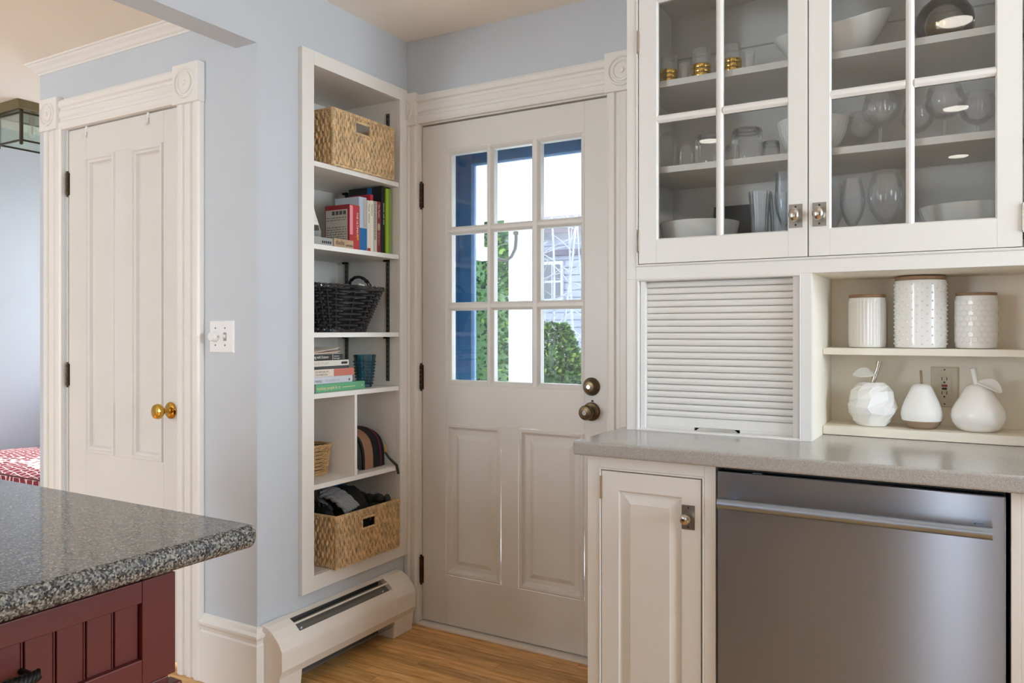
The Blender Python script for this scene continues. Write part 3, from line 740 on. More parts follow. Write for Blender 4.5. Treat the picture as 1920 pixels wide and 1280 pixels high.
MB().fbox(FY(2.4442), -2.110, -2.085, 1.66, 1.788, .0003, .0008).build('cover_strip', 'fabric_blue', b)
b = upright('tall lime green book at the right end of the row', 2.4655, 2.4965, 1.7835, -2.028, .17, '#9DBB2E')
MB().fbox(FX(-2.028), 2.480, 2.4955, 1.518, 1.782, .0003, .0008).build('spine_panel', 'leaf_c', b)
# small wooden word blocks in front of the books
wbk = thing('word_block', 'small pale wooden word block lettered dude before the red book', 'sign', (-2.012, 2.20, 1.516), group='word blocks on the second shelf')
MB().box(-2.024, -2.010, 2.145, 2.250, 1.5162, 1.548).build('block', 'wood_block', wbk, bevel=.001)
text('lettering', 'dude', .024, FX(-2.010), 2.152, 1.5265, 'ink_dark', wbk)
text('lettering', 'YOU GOT', .0075, FX(-2.010), 2.212, 1.5375, 'ink', wbk) if False else None
m = MB()
for k in range(7): m.fbox(FX(-2.010), 2.208+k*.0055, 2.2115+k*.0055, 1.523, 1.529+.001*(k % 3), .0003, .0007)
m.build('small_print', 'ink', wbk)
wb2 = thing('word_block', 'dark grey weathered word block beside the pale one', 'sign', (-2.012, 2.09, 1.516), group='word blocks on the second shelf')
MB().box(-2.030, -2.012, 2.034, 2.142, 1.5162, 1.545).build('block', 'paper_grey', wb2, bevel=.001)
m = MB()
for k in range(5): m.fbox(FX(-2.012), 2.085+k*.010, 2.0915+k*.010, 1.524, 1.533, .0003, .0007)
m.build('lettering', 'ink_dark', wb2)
# model sailboat at the left end of that shelf
sb = thing('model_sailboat', 'small white model sailboat with rigging at the left end of the book shelf', 'ornament', (-2.10, 2.12, 1.516))
m = MB(); n = 12
for i in range(n+1):
    s = i/n; wd = .022*math.sin(PI*min(1, s*1.05+.0))**.7 if 0 < s < 1 else .001
    y = 2.055+.115*s; zt = 1.577+.010*(2*s-1)**2
    m.v += [(-2.10-wd, y, zt), (-2.10-wd*.7, y, 1.556), (-2.10, y, 1.546), (-2.10+wd*.7, y, 1.556), (-2.10+wd, y, zt)]
for i in range(n):
    for k in range(4): m.f.append((i*5+k, i*5+k+1, i*5+5+k+1, i*5+5+k)); m.m.append(0)
    m.f.append((i*5, i*5+4, i*5+9, i*5+5)); m.m.append(0)
m.build('hull', 'paper_grey', sb, smooth=50)
MB().box(-2.115, -2.085, 2.09, 2.14, 1.5162, 1.55).build('stand', 'ink', sb)
MB().tube([(-2.10, 2.105, 1.56), (-2.10, 2.105, 1.735)], .0018, 6).build('mast', 'paper', sb)
for e in (2.168, 2.058): MB().tube([(-2.10, 2.105, 1.730), (-2.10, e, 1.580)], .0009, 5).build('stay', 'paper', sb)
MB().add([(-2.10, 2.108, 1.712), (-2.10, 2.108, 1.60), (-2.094, 2.152, 1.602), (-2.098, 2.108, 1.712), (-2.098, 2.108, 1.60), (-2.092, 2.152, 1.602)], [(0, 1, 2), (3, 4, 5), (0, 1, 4, 3), (1, 2, 5, 4), (2, 0, 3, 5)]).build('sail', 'paper', sb)

# ================================================================== bookcase: wicker baskets woven round stakes
def woven(t, cx, cy, z0, H, rim, bot, ex, rows, stakes, r, m_, rr=.6):
    def ring(f, a, off):
        hx = bot[0]+(rim[0]-bot[0])*f; hy = bot[1]+(rim[1]-bot[1])*f
        c, s = math.cos(a), math.sin(a)
        return Vector((cx+(hx+off)*math.copysign(abs(c)**(2/ex), c), cy+(hy+off)*math.copysign(abs(s)**(2/ex), s), z0+H*f))
    N = stakes*4; mb = MB()
    for k in range(rows):
        f = (k+.6)/rows; ph = PI*(k % 2)
        mb.tube([ring(f, 2*PI*i/N, r*1.0*math.cos(2*PI*i/N*stakes/2+ph)) for i in range(N)], r, 5, closed=True)
    o = mb.build('weave', m_, t, smooth=60); o['kind'] = 'stuff'
    mb = MB()
    for i in range(stakes):
        a = 2*PI*(i)/stakes; mb.tube([ring(f, a, 0) for f in (0, .25, .5, .75, 1)], r*.85, 5)
    mb.build('stakes', m_, t, smooth=60)
    for q, f, n2 in (('rim', 1.0, 1.9), ('foot_border', .02, 1.5)):
        mb = MB()
        for sgn in (0, 2.1, 4.2):
            P = []
            for i in range(N*2):
                a = 2*PI*i/(N*2); p = ring(f, a, r*1.1*math.cos(a*stakes*.5+sgn)); p.z += r*1.1*math.sin(a*stakes*.5+sgn)+(r if q == 'foot_border' else 0); P.append(p)
            mb.tube(P, r*1.15, 5, closed=True)
        mb.build(q, m_, t, smooth=60)
    mb = MB(); P = [ring(.03, 2*PI*i/48, -r) for i in range(48)]; mb.add(P, [tuple(range(48))]); mb.add([p+Vector((0, 0, .003)) for p in P], [tuple(range(48))]); mb.build('base', m_, t)
    return ring
bk = thing('black_wicker_basket', 'black glossy wicker basket with arched end handles on the middle shelf', 'basket', (-2.155, 2.27, 1.20))
ring = woven(bk, -2.160, 2.268, 1.2005, .172, (.145, .218), (.105, .130), 4.0, 16, 26, .0050, 'black_wicker')
MB().add([(-2.02, 2.10, 1.21)], []) 
lin_ = MB(); P0 = [ring(.03, 2*PI*i/60, -.006) for i in range(60)]; P1 = [ring(.97, 2*PI*i/60, -.006) for i in range(60)]
lin_.add(P0+P1, [(i, (i+1) % 60, 60+(i+1) % 60, 60+i) for i in range(60)]); lin_.build('inner_wall', 'black_wicker', bk)
for yy, sg in ((2.450, 1), (2.086, -1)):
    m = MB()
    for ph in (0, PI):
        m.tube([(-2.155+.062*math.cos(PI*i/24)+.003*math.cos(i*1.2+ph), yy-.012*sg*math.sin(PI*i/24)+.004*math.sin(i*1.2+ph), 1.365+.062*math.sin(PI*i/24)) for i in range(25)], .0058, 6)
    m.build('handle', 'black_wicker', bk, smooth=60)
MB().box(-2.26, -2.06, 2.14, 2.40, 1.206, 1.30).build('contents', 'fabric_charcoal', bk, bevel=.02)
pp = thing('paper_stack', 'grey and white papers sticking out of the black wicker basket', 'papers', (-2.14, 2.14, 1.30), group='papers in the black basket')
for i, (a, c, mm) in enumerate((((-2.20, 2.08), 1.398, 'paper_grey'), ((-2.17, 2.09), 1.388, 'paper'), ((-2.15, 2.10), 1.384, 'paper_grey'))):
    x, y = a; MB().add([(x, y, c-.10), (x+.02, y+.15, c-.10), (x+.035, y+.13, c-.012), (x+.0, y+.02, c+.012), (x+.002, y, c-.10), (x+.022, y+.15, c-.10), (x+.037, y+.13, c-.012), (x+.002, y+.02, c+.012)], [(0, 1, 2, 3), (4, 5, 6, 7), (0, 1, 5, 4), (1, 2, 6, 5), (2, 3, 7, 6), (3, 0, 4, 7)]).build('sheet', mm, pp)
p2 = thing('receipt_bundle', 'crumpled pale receipts at the right end of the black basket', 'papers', (-2.10, 2.42, 1.30), group='papers in the black basket')
for i in range(4):
    x, y = -2.13+.016*i, 2.372+.004*i; MB().add([(x, y, 1.298), (x+.01, y+.018, 1.298), (x+.02-.01*i, y+.058, 1.392-.004*i), (x+.005, y+.040, 1.399-.004*i), (x+.002, y, 1.298), (x+.012, y+.018, 1.298), (x+.022-.01*i, y+.058, 1.392-.004*i), (x+.007, y+.040, 1.399-.004*i)], [(0, 1, 2, 3), (4, 5, 6, 7), (0, 1, 5, 4), (1, 2, 6, 5), (2, 3, 7, 6), (3, 0, 4, 7)]).build('receipt', 'paper', p2)
sw_ = thing('small_wicker_basket', 'small pale wicker basket in the left cubby', 'basket', (-2.19, 2.145, .657))
woven(sw_, -2.192, 2.146, .6575, .112, (.088, .094), (.078, .084), 7.0, 16, 32, .0030, 'pale_wicker')
MB().box(-2.26, -2.125, 2.08, 2.215, .662, .74).build('inner_cloth', 'fabric_black', sw_, bevel=.01)
rm = thing('remote_control', 'black remote control lying on the small wicker basket', 'remote', (-2.18, 2.14, .745))
MB().add([(x, y, z) for z, q in ((.741, 0), (.7705, .012)) for x, y in ((-2.25, 2.085), (-2.125, 2.085), (-2.125, 2.20), (-2.25, 2.20))], [(0, 1, 2, 3), (4, 5, 6, 7), (0, 1, 5, 4), (1, 2, 6, 5), (2, 3, 7, 6), (3, 0, 4, 7)]).build('body', 'fabric_black', rm, bevel=.008)
MB().box(-2.235, -2.14, 2.10, 2.115, .770, .7725).build('buttons', 'fabric_tan', rm)

# bag, cap and strap in the right cubby
bg_ = thing('zip_bag', 'black bag with a tan band and plum trim in the right cubby', 'bag', (-2.15, 2.42, .657))
def arch(y0, y1, rx, rz, mi, mb, q0=1, q1=1, xc=-2.160):
    n = 22; vs = []
    for (y, q) in ((y0, q0), (y1, q1)):
        for i in range(n+1): a = PI*i/n; vs.append((xc+rx*q*math.cos(a)*(1 if abs(math.cos(a)) < .9 else .985), y, .658+rz*q*abs(math.sin(a))**.55))
    fs = [(i, i+1, n+2+i, n+1+i) for i in range(n)]
    fs += [tuple(range(n+1)), tuple(range(n+1, 2*n+2))]; mb.add(vs, fs, mi)
m = MB(); arch(2.318, 2.350, .105, .138, 0, m, .93, 1); m.build('side_pocket', 'fabric_charcoal', bg_, smooth=50)
m = MB(); arch(2.350, 2.362, .112, .150, 0, m); m.build('piping', 'fabric_black', bg_, smooth=50)
m = MB(); arch(2.362, 2.412, .110, .152, 0, m, 1, 1.01); m.build('tan_band', 'fabric_tan', bg_, smooth=50)
m = MB(); arch(2.412, 2.455, .110, .154, 0, m, 1.01, 1); m.build('body', 'fabric_black', bg_, smooth=50)
m = MB(); arch(2.455, 2.462, .112, .156, 0, m); m.build('trim_piping', 'fabric_plum', bg_, smooth=50)
m = MB(); arch(2.462, 2.488, .110, .152, 0, m, 1, .96); m.build('end_panel', 'fabric_black', bg_, smooth=50)
m = MB(); m.tube([(-2.052, 2.478, .745), (-2.046, 2.481, .735), (-2.044, 2.482, .712)], .0035, 6); m.build('zip_pull', 'pull_yellow', bg_, smooth=60)
m = MB(); m.tube([(-2.046, 2.480, .712), (-2.030, 2.484, .690), (-2.010, 2.489, .672), (-1.996, 2.493, .660), (-1.994, 2.497, .640), (-1.993, 2.500, .625)], [.004, .005, .0055, .0055, .0055, .0055], 7); m.build('strap', 'fabric_charcoal', bg_, smooth=60)
cp = thing('grey_cap', 'crumpled pale grey cloth cap against the cubby divider', 'cap', (-2.10, 2.29, .657))
m = MB(); lump(m, (-2.125, 2.290, .700), .080, .023, .046, 3, .20); m.build('crown', 'fabric_palegrey', cp, smooth=80)
m = MB(); lump(m, (-2.065, 2.292, .668), .038, .024, .008, 8, .1); m.build('brim', 'fabric_palegrey', cp, smooth=80)

# ================================================================== bookcase: flat stack of books and the blue tumbler
def flat(label, z0, z1, yr, xs, depth, length, col, rough=.45):
    b = thing('book', label, 'book', (xs-depth/2, yr-length/2, z0), group='flat stack of books')
    cm = 'book_'+col.strip('#')
    if cm not in M: mat(cm, col, rough)
    c = .0018; m = MB(); y0 = yr-length
    m.box(xs-depth, xs, y0, yr, z0, z0+c); m.box(xs-depth, xs, y0, yr, z1-c, z1); m.box(xs-c, xs, y0, yr, z0+c, z1-c)
    m.build('cover', cm, b, bevel=.0006)
    MB().box(xs-depth+.003, xs-c, y0+.003, yr-.003, z0+c, z1-c).build('pages', 'paper', b)
    return b
z = .9815
mat('gold_print', '#E9D9A0', .5); mat('salmon', '#C2705F', .5); mat('silver_ink', '#9aa0ab', .4)
b = flat('thick green hardback at the bottom of the flat stack', z, z+.030, 2.331, -2.024, .17, .265, '#5FA57A'); FG = FX(-2.024)
text('spine_title', 'monkey people & co', .0185, FG, 2.070, z+.0090, 'gold_print', b, sx=.8); MB().fbox(FG, 2.205, 2.275, z+.0125, z+.0145, .0003, .0007).build('spine_line', 'gold_print', b)
MB().fbox(FG, 2.311, 2.316, z+.011, z+.019, .0003, .0007).build('emblem', 'gold_print', b); z += .0302
b = flat('silver white hardback second from the bottom of the flat stack', z, z+.026, 2.267, -2.030, .16, .21, '#C9CCD4'); FG = FX(-2.030)
text('spine_title', 'MARQ', .012, FG, 2.068, z+.0060, 'ink_dark', b); text('spine_title', 'THE GENERAL OF', .012, FG, 2.120, z+.0070, 'silver_ink', b, sx=.8); MB().fbox(FG, 2.245, 2.252, z+.006, z+.014, .0003, .0007).build('emblem', 'ink', b); z += .0262
b = flat('cream and salmon cookbook in the middle of the flat stack', z, z+.027, 2.273, -2.028, .17, .22, '#DDD3C2'); FG = FX(-2.028)
MB().fbox(FG, 2.163, 2.2728, z+.0003, z+.0267, .0003, .0007).build('spine_panel', 'salmon', b)
text('spine_title', 'EW BROOKLYN', .0088, FG, 2.068, z+.0150, 'ink_dark', b, sx=1.05); text('spine_title', 'COOKBOOK', .0088, FG, 2.068, z+.0045, 'ink_dark', b, sx=1.2); text('spine_title', 'MELISSA VAUGHAN', .0066, FG, 2.190, z+.0085, 'ink_dark', b); z += .0272
b = flat('thin charcoal booklet between the cookbook and the white art book', z, z+.0105, 2.243, -2.034, .16, .20, '#3a3d40'); z += .0107
b = flat('white paperback with gold art title near the top of the stack', z, z+.021, 2.247, -2.030, .15, .20, '#DAD7CC'); FG = FX(-2.030)
text('spine_title', 'VALUE OF ART', .0140, FG, 2.052, z+.0055, 'tan_print', b, sx=.95); MB().fbox(FG, 2.205, 2.238, z+.0060, z+.0150, .0003, .0007).build('label_box', 'ink_dark', b); z += .0212
b = flat('black paperback with bold white title on the flat stack', z, z+.023, 2.214, -2.030, .14, .180, '#1c1b1d'); FG = FX(-2.030)
text('spine_title', 'Running with Scissors', .0150, FG, 2.037, z+.0080, 'paper', b, sx=.76); MB().fbox(FG, 2.1585, 2.1600, z+.001, z+.0218, .0003, .0007).build('spine_line', 'paper', b); text('spine_title', 'Augusten', .0075, FG, 2.165, z+.0130, 'paper', b); text('spine_title', 'Burroughs', .0075, FG, 2.165, z+.0045, 'paper', b); z += .0232
mg = thing('open_booklet', 'open pale pink booklet with curled cover on top of the flat stack', 'booklet', (-2.09, 2.12, z), group='flat stack of books')
mat('booklet_pink', '#D3B5A3', .6)
def sheet(nm, zf, m_, t=.0012):
    n = 16; vs = []
    for x in (-2.15, -2.030):
        for i in range(n+1):
            s = i/n; y = 2.035+.165*s; vs.append((x, y, z+zf(s)))
        for i in range(n+1):
            s = i/n; y = 2.035+.165*s; vs.append((x, y, z+zf(s)+t))
    k = n+1; fs = []
    for i in range(n): fs += [(i, i+1, 2*k+i+1, 2*k+i), (k+i, k+i+1, 3*k+i+1, 3*k+i), (i, i+1, k+i+1, k+i), (2*k+i, 2*k+i+1, 3*k+i+1, 3*k+i)]
    fs += [(0, k, 3*k, 2*k), (n, k+n, 3*k+n, 2*k+n)]
    MB().add(vs, fs).build(nm, m_, mg, smooth=50)
sheet('back_cover', lambda s: .0005, 'paper'); sheet('pages', lambda s: .0020+.006*s*s, 'booklet_pink', .003); sheet('front_cover', lambda s: .0055+.0175*(s**1.6), 'paper', .0014)
tb = thing('glass_tumbler', 'dark teal hobnail glass tumbler beside the flat stack of books', 'tumbler', (-2.085, 2.400, .9812))
prof = [(.0, .004), (.0295, .004), (.0295, 0), (.031, .0), (.0325, .02), (.044, .122), (.0465, .130), (.045, .131), (.042, .122), (.029, .012), (.0005, .012)]
prof = [(.0285, 0), (.030, .006), (.037, .055), (.0435, .112), (.0445, .118), (.0465, .126), (.0465, .129), (.0435, .129), (.041, .112), (.034, .055), (.027, .010), (.0005, .010)]
MB().lathe(FZ(-2.085, 2.400, .9815), 0, 0, prof, 36).build('body', 'teal_glass', tb, smooth=40)
m = MB()
for k in range(8):
    zz = .014+k*.0125; R = .0308+zz*.1165
    for i in range(20):
        a = 2*PI*(i+.5*(k % 2))/20; m.ball((-2.085+R*math.cos(a), 2.400+R*math.sin(a), .9815+zz), .0040, n=6, k=4)
o = m.build('hobnails', 'teal_glass', tb, smooth=60); o['kind'] = 'stuff'

# ================================================================== hutch: upper glass cabinet
HY = 2.156; FH = FY(HY)
UX0, UX1, UZ0, UZ1 = -.865, .40, 1.357, CK
uc = thing('upper_cabinet', 'cream upper cabinet with two glazed doors over the counter', 'cabinet', (-.36, 2.37, 1.36))
MB().box(UX0, UX0+.018, HY+.018, 2.586, UZ0, UZ1).build('side_panel', 'cabinet_paint', uc)
MB().box(UX1-.018, UX1, HY+.018, 2.586, UZ0, UZ1).build('side_panel', 'cabinet_paint', uc)
MB().box(UX0+.018, UX1-.018, 2.505, 2.520, UZ0, UZ1).build('back_panel', 'interior_paint', uc)
MB().box(UX0+.018, UX0+.024, HY+.020, 2.505, 1.418, 2.24).build('lining', 'interior_paint', uc)
MB().box(.128, .140, HY+.020, 2.505, 1.418, 2.24).build('lining', 'interior_paint', uc)
MB().box(UX0+.018, UX1-.018, HY+.018, 2.505, 1.357, 1.412).build('bottom_panel', 'niche_paint', uc)
MB().box(UX0+.018, .140, HY+.020, 2.505, 1.412, 1.4185).build('floor_lining', 'interior_paint', uc)
MB().box(UX0+.018, UX1-.018, HY+.018, 2.505, 2.24, 2.26).build('top_panel', 'interior_paint', uc)
MB().box(UX0+.024, .128, 2.490, 2.505, 2.10, 2.24).build('hanging_cleat', 'interior_paint', uc)
for z in (1.687, 1.939):
    MB().box(UX0+.025, .1275, 2.210, 2.490, z-.018, z).build('shelf', 'interior_paint', uc)
    MB().box(UX0+.025, .1275, 2.196, 2.2105, z-.0185, z+.0005).build('shelf_edge', 'shelf_paint', uc, bevel=.001)
for x in (UX0+.031, .121):
    for z in (1.669, 1.921): MB().box(x-.006, x+.006, 2.235, 2.255, z-.012, z-.0).build('shelf_pin', 'nickel', uc)
def fr(par, nm, u0, u1, v0, v1, m_='cabinet_paint', d=.018): return MB().fbox(FH, u0, u1, v0, v1, -d, 0).build(nm, m_, par, bevel=.001)
fr(uc, 'face_stile', UX0, -.836, UZ0, CK); fr(uc, 'face_stile', .124, UX1, UZ0, CK)
fr(uc, 'face_rail', -.836, .124, UZ0, 1.393); fr(uc, 'face_rail', -.836, .124, 2.235, CK)
MB().nested(FH, -.836, .124, 1.393, 2.235, [(0, 0), (0, .002), (.0035, .003), (.006, .002), (.006, -.018)], cap=False).build('bead_moulding', 'cabinet_paint', uc)
def glass_door(x0, x1, panes, z0=1.401, z1=2.228, knob_u=None, hinge_u=None):
    d = MB(); PX0, PX1 = panes[0][0], panes[-1][1]; PZ0, PZ1 = 1.470, 2.160
    door = MB().fbox(FH, x0, PX0, z0, z1, -.018, .001).fbox(FH, PX1, x1, z0, z1, -.018, .001).fbox(FH, PX0, PX1, z0, PZ0, -.018, .001).fbox(FH, PX0, PX1, PZ1, z1, -.018, .001).build('door', 'cabinet_paint', uc, bevel=.0008)
    a, b = panes[0][1], panes[1][0]
    sec = lambda a, b: [(a, -.018), (a, -.006), (a+.004, -.002), (a+.007, 0), (b-.007, 0), (b-.004, -.002), (b, -.006), (b, -.018)]
    MB().ext(FH, sec(a, b), PZ0, PZ1).build('muntin', 'cabinet_paint', door)
    for c, e in panes: MB().ext(FH, sec(1.807, 1.829), c, e, swap=True).build('muntin', 'cabinet_paint', door)
    MB().nested(FH, PX0-.001, PX1+.001, PZ0-.001, PZ1+.001, [(0, .0012), (.004, -.006), (.004, -.018)], cap=False).build('glass_bead', 'cabinet_paint', door)
    for c, e in panes:
        for q, s in ((PZ0, 1.807), (1.829, PZ1)): MB().fbox(FH, c, e, q, s, -.013, -.010).build('pane', 'cabinet_glass', door)
    k = MB(); u = knob_u
    k.fbox(FH, u-.017, u+.017, 1.478, 1.540, .001, .003, 1)
    for v in (1.485, 1.533): k.lathe(FH, u, v, [(.0028, .003), (.0028, .0034), (.0005, .0034)], 8, 2)
    k.lathe(FH, u, 1.509, [(.008, .003), (.006, .010), (.007, .016), (.0125, .021), (.0145, .027), (.0125, .033), (.007, .0365), (.0005, .037)], 20, 0, sy=1.28)
    k.build('knob', ['nickel', 'nickel_plate', 'black'], door, smooth=40)
    for v in (1.438, 2.02): 
        h = MB(); h.tube([FH(hinge_u, v, .003), FH(hinge_u, v+.060, .003)], .0042, 8); h.tube([FH(hinge_u, v-.004, .003), FH(hinge_u, v, .003)], .003, 6); h.tube([FH(hinge_u, v+.06, .003), FH(hinge_u, v+.064, .003)], .003, 6); h.build('hinge', 'nickel', door, smooth=40)
    return door
glass_door(-.827, -.3585, [(-.773, -.601), (-.581, -.407)], knob_u=-.388, hinge_u=-.8285)
glass_door(-.3555, .1145, [(-.304, -.128), (-.109, .064)], knob_u=-.329, hinge_u=.1165)

# ================================================================== appliance garage with tambour door
ag = thing('appliance_garage', 'cream appliance garage with closed roll-up slatted door on the counter', 'cabinet', (-.605, 2.37, .914))
AX0, AX1 = -.865, -.348
fr(ag, 'face_stile', AX0, -.834, .914, UZ0); fr(ag, 'face_stile', -.374, AX1, .914, UZ0)
MB().nested(FH, -.834, -.374, .914, 1.357, [(0, 0), (0, .002), (.003, .003), (.006, .0015), (.008, -.018)], cap=False).build('bead_moulding', 'cabinet_paint', ag)
MB().box(AX0, AX0+.018, HY+.018, 2.586, .914, UZ0).build('side_panel', 'cabinet_paint', ag)
MB().box(AX1-.014, AX1, HY+.018, 2.586, .914, UZ0).build('side_panel', 'niche_paint', ag)
for u0, u1 in ((-.826, -.811), (-.397, -.382)): MB().fbox(FH, u0, u1, .914, 1.351, -.050, -.008).build('track', 'cabinet_paint', ag, bevel=.001)
ns = 21; zt, zb = 1.350, .957; hh = (zt-zb)/ns
sl0 = None
for k in range(ns):
    z = zb+k*hh
    if sl0 is None:
        sl0 = MB().ext(FY(2.180), [(0, -.010), (0, -.0030), (.0012, -.0008), (.004, .0012), (hh*.5, .0020), (hh-.005, .0012), (hh-.0022, -.0008), (hh-.0010, -.0030), (hh-.0010, -.010)], -.811, -.397, swap=True).build('slat', 'cabinet_paint', ag)
        sl0.location.z += z; zf = z
    else:
        o = sl0.copy(); C.objects.link(o); o.parent = ag; o.location = sl0.location.copy(); o.location.z += z-zf
br = MB()
u0, u1, n0, n1 = -.811, -.397, -.668, -.540
br.fbox(FY(2.180), u0, u1, .930, .9565, -.014, .002); br.fbox(FY(2.180), u0, n0, .915, .930, -.014, .002); br.fbox(FY(2.180), n1, u1, .915, .930, -.014, .002)
br.build('bottom_rail', 'cabinet_paint', ag, bevel=.0008)
MB().add([FY(2.180)(a, b, .0035) for a, b in ((n0-.004, .915), (n1+.004, .915), (n1-.016, .931), (n0+.016, .931))]+[FY(2.180)(a, b, -.008) for a, b in ((n0, .915), (n1, .915), (n1-.016, .931), (n0+.016, .931))], [(0, 1, 2, 3), (4, 5, 6, 7), (0, 1, 5, 4), (1, 2, 6, 5), (2, 3, 7, 6), (3, 0, 4, 7)]).build('finger_pull', 'nickel_plate', ag)

# ================================================================== open display niche
dn = thing('display_niche', 'open cream display niche with two ledges beside the slatted door', 'shelf', (-.02, 2.42, .914))
MB().box(-.348, UX1-.018, 2.505, 2.515, .914, UZ0).build('back_panel', 'niche_paint', dn)
MB().fbox(FH, .34, UX1, .914, UZ0, -.018, 0).build('face_stile', 'cabinet_paint', dn)
MB().box(UX1-.018, UX1, HY+.018, 2.586, .914, UZ0).build('side_panel', 'niche_paint', dn)
MB().box(-.347, UX1-.019, 2.335, 2.505, 1.139, 1.1575).build('shelf', 'niche_paint', dn, bevel=.001)
MB().box(-.347, UX1-.019, 2.335, 2.505, .915, .939).build('ledge', 'niche_paint', dn, bevel=.001)
# canisters
def canister(label, x, R, H, lid, style):
    y = 2.505-max(R, .05)-.022
    t = thing('canister', label, 'canister', (x, y, 1.158), group='white canisters on the niche shelf')
    F = FZ(x, y, 1.158); hb = H-lid
    prof = [(R*.90, 0), (R*.985, .002), (R, .008)]+[(R, .008+(hb-.016)*i/30) for i in range(1, 31)]+[(R*.985, hb-.001), (R*.93, hb)]
    if style == 'ribs': rad = lambda a, w: 1+(.034*(abs(math.cos(a*17))-.6) if .010 < w < hb-.012 else 0); n = 168
    else: rad = None; n = 64
    MB().lathe(F, 0, 0, prof, n, rad=rad).build('body', 'ceramic', t, smooth=40)
    if style == 'dots':
        m = MB()
        for k in range(15):
            for i in range(16):
                a = 2*PI*(i+.5*(k % 2)+.3)/16; m.ball((x+R*math.cos(a), y+R*math.sin(a), 1.158+.012+k*(hb-.024)/14), .0030, n=6, k=4)
        o = m.build('raised_dots', 'ceramic', t, smooth=80); o['kind'] = 'stuff'
    if style == 'hex':
        m = MB(); q = 2*PI*R/19; s = q/math.sqrt(3); rws = int((hb-.02)/(1.5*s))
        for k in range(rws):
            for i in range(19):
                u = (i+.5*(k % 2))*q; v = .014+s+k*1.5*s; ring_ = []
                for sc, dz in ((.95, -.0004), (.78, .0016)):
                    for j in range(6):
                        a = PI/6+PI/3*j; th = (u+s*sc*math.cos(a))/R; ring_.append((x+(R+dz)*math.cos(th), y+(R+dz)*math.sin(th), 1.158+v+s*sc*math.sin(a)))
                m.add(ring_, [(j, (j+1) % 6, 6+(j+1) % 6, 6+j) for j in range(6)]+[tuple(range(6, 12))])
        o = m.build('raised_hexagons', 'ceramic', t); o['kind'] = 'stuff'
    MB().lathe(F, 0, 0, [(R*.97, hb), (R*.99, hb+.001), (R*.99, H-.001), (R*.97, H), (.0005, H)], 48).build('lid', 'wood_lid', t, smooth=40)
    return t
canister('small white canister with vertical ribs and a wooden lid', -.243, .0490, .150, .008, 'ribs')
canister('tall white canister with raised dots and a wooden lid', -.1075, .0640, .196, .010, 'dots')
canister('small white canister with a raised honeycomb pattern and a wooden lid', .0245, .0492, .149, .007, 'hex')
# pears and apple
def leaf(mb, p0, p1, wd, up, curl=.15, n=10, t=.003):
    p0, p1, up = Vector(p0), Vector(p1), Vector(up).normalized(); d = p1-p0; sd_ = d.cross(up).normalized(); vs = []
    for i in range(n+1):
        s = i/n; ww = wd*math.sin(PI*min(1, .04+s*.94))**.75; c = p0+d*s+up*(curl*d.length*math.sin(PI*s))
        for q in (-1, -.5, 0, .5, 1): vs.append(c+sd_*ww*q-up*(.25*ww*(1-abs(q))))
    k = len(vs); vs += [v-up*t for v in vs[:k]]
    fs = []
    for i in range(n):
        for j in range(4): a = i*5+j; fs += [(a, a+1, a+6, a+5), (k+a, k+a+1, k+a+6, k+a+5)]
        fs += [(i*5, i*5+5, k+i*5+5, k+i*5), (i*5+4, i*5+9, k+i*5+9, k+i*5+4)]
    fs += [(0, 1, k+1, k), (1, 2, k+2, k+1), (2, 3, k+3, k+2), (3, 4, k+4, k+3)]; b = n*5
    fs += [(b+j, b+j+1, k+b+j+1, k+b+j) for j in range(4)]
    mb.add(vs, fs)
PY, PZ = 2.405, .9392
ap = thing('ceramic_apple', 'white faceted ceramic apple with silver stem and leaf', 'ornament', (-.228, PY, PZ), group='ceramic fruit on the niche ledge')
m = MB(); rr = random.Random(11)
ap_prof = [(.018, .0), (.038, .001), (.050, .016), (.0605, .036), (.0645, .056), (.0615, .076), (.054, .096), (.044, .112), (.031, .122), (.016, .121), (.0005, .116)]
m.lathe(FZ(-.228, PY, PZ), 0, 0, ap_prof, 11, rad=None)
for i, v in enumerate(m.v):
    tw = .29*((i//11) % 2)+rr.uniform(-.12, .12); d = Vector((v[0]+.228, v[1]-PY, 0)); d.rotate(Matrix.Rotation(tw, 3, 'Z')); v = (-.228+d.x, PY+d.y, v[2]); m.v[i] = v
    if .006 < v[2]-PZ < .112: j = rr.uniform(-.035, .03); m.v[i] = (v[0]+d.x*j, v[1]+d.y*j, v[2]+rr.uniform(-.004, .004))
m.build('body', 'ceramic_matte', ap)
MB().tube([(-.226, PY, PZ+.116), (-.222, PY, PZ+.135), (-.214, PY-.002, PZ+.158), (-.209, PY-.002, PZ+.181)], [.006, .0062, .0055, .0075], 10).build('stem', 'silver', ap, smooth=50)
m = MB(); leaf(m, (-.219, PY-.002, PZ+.148), (-.276, PY-.012, PZ+.142), .022, (0, -.55, .85), .12); m.build('leaf', 'ceramic_matte', ap, smooth=60)
pr = thing('ceramic_pear', 'small matte white pear with a wooden base and twig stem', 'ornament', (-.104, PY, PZ), group='ceramic fruit on the niche ledge')
MB().lathe(FZ(-.104, PY, PZ), 0, 0, [(.0485, .0215), (.0505, .030), (.0515, .040), (.049, .054), (.042, .074), (.034, .092), (.027, .108), (.022, .117), (.013, .121), (.0005, .1215)], 40).build('body', 'ceramic_matte', pr, smooth=50)
MB().lathe(FZ(-.104, PY, PZ), 0, 0, [(.029, 0), (.033, .001), (.042, .010), (.0487, .0218), (.0005, .0218)], 40).build('base', 'pear_wood', pr, smooth=50)
MB().tube([(-.104, PY, PZ+.118), (-.1045, PY, PZ+.136), (-.106, PY, PZ+.158)], [.0035, .003, .0034], 8).build('stem', 'twig', pr, smooth=50)
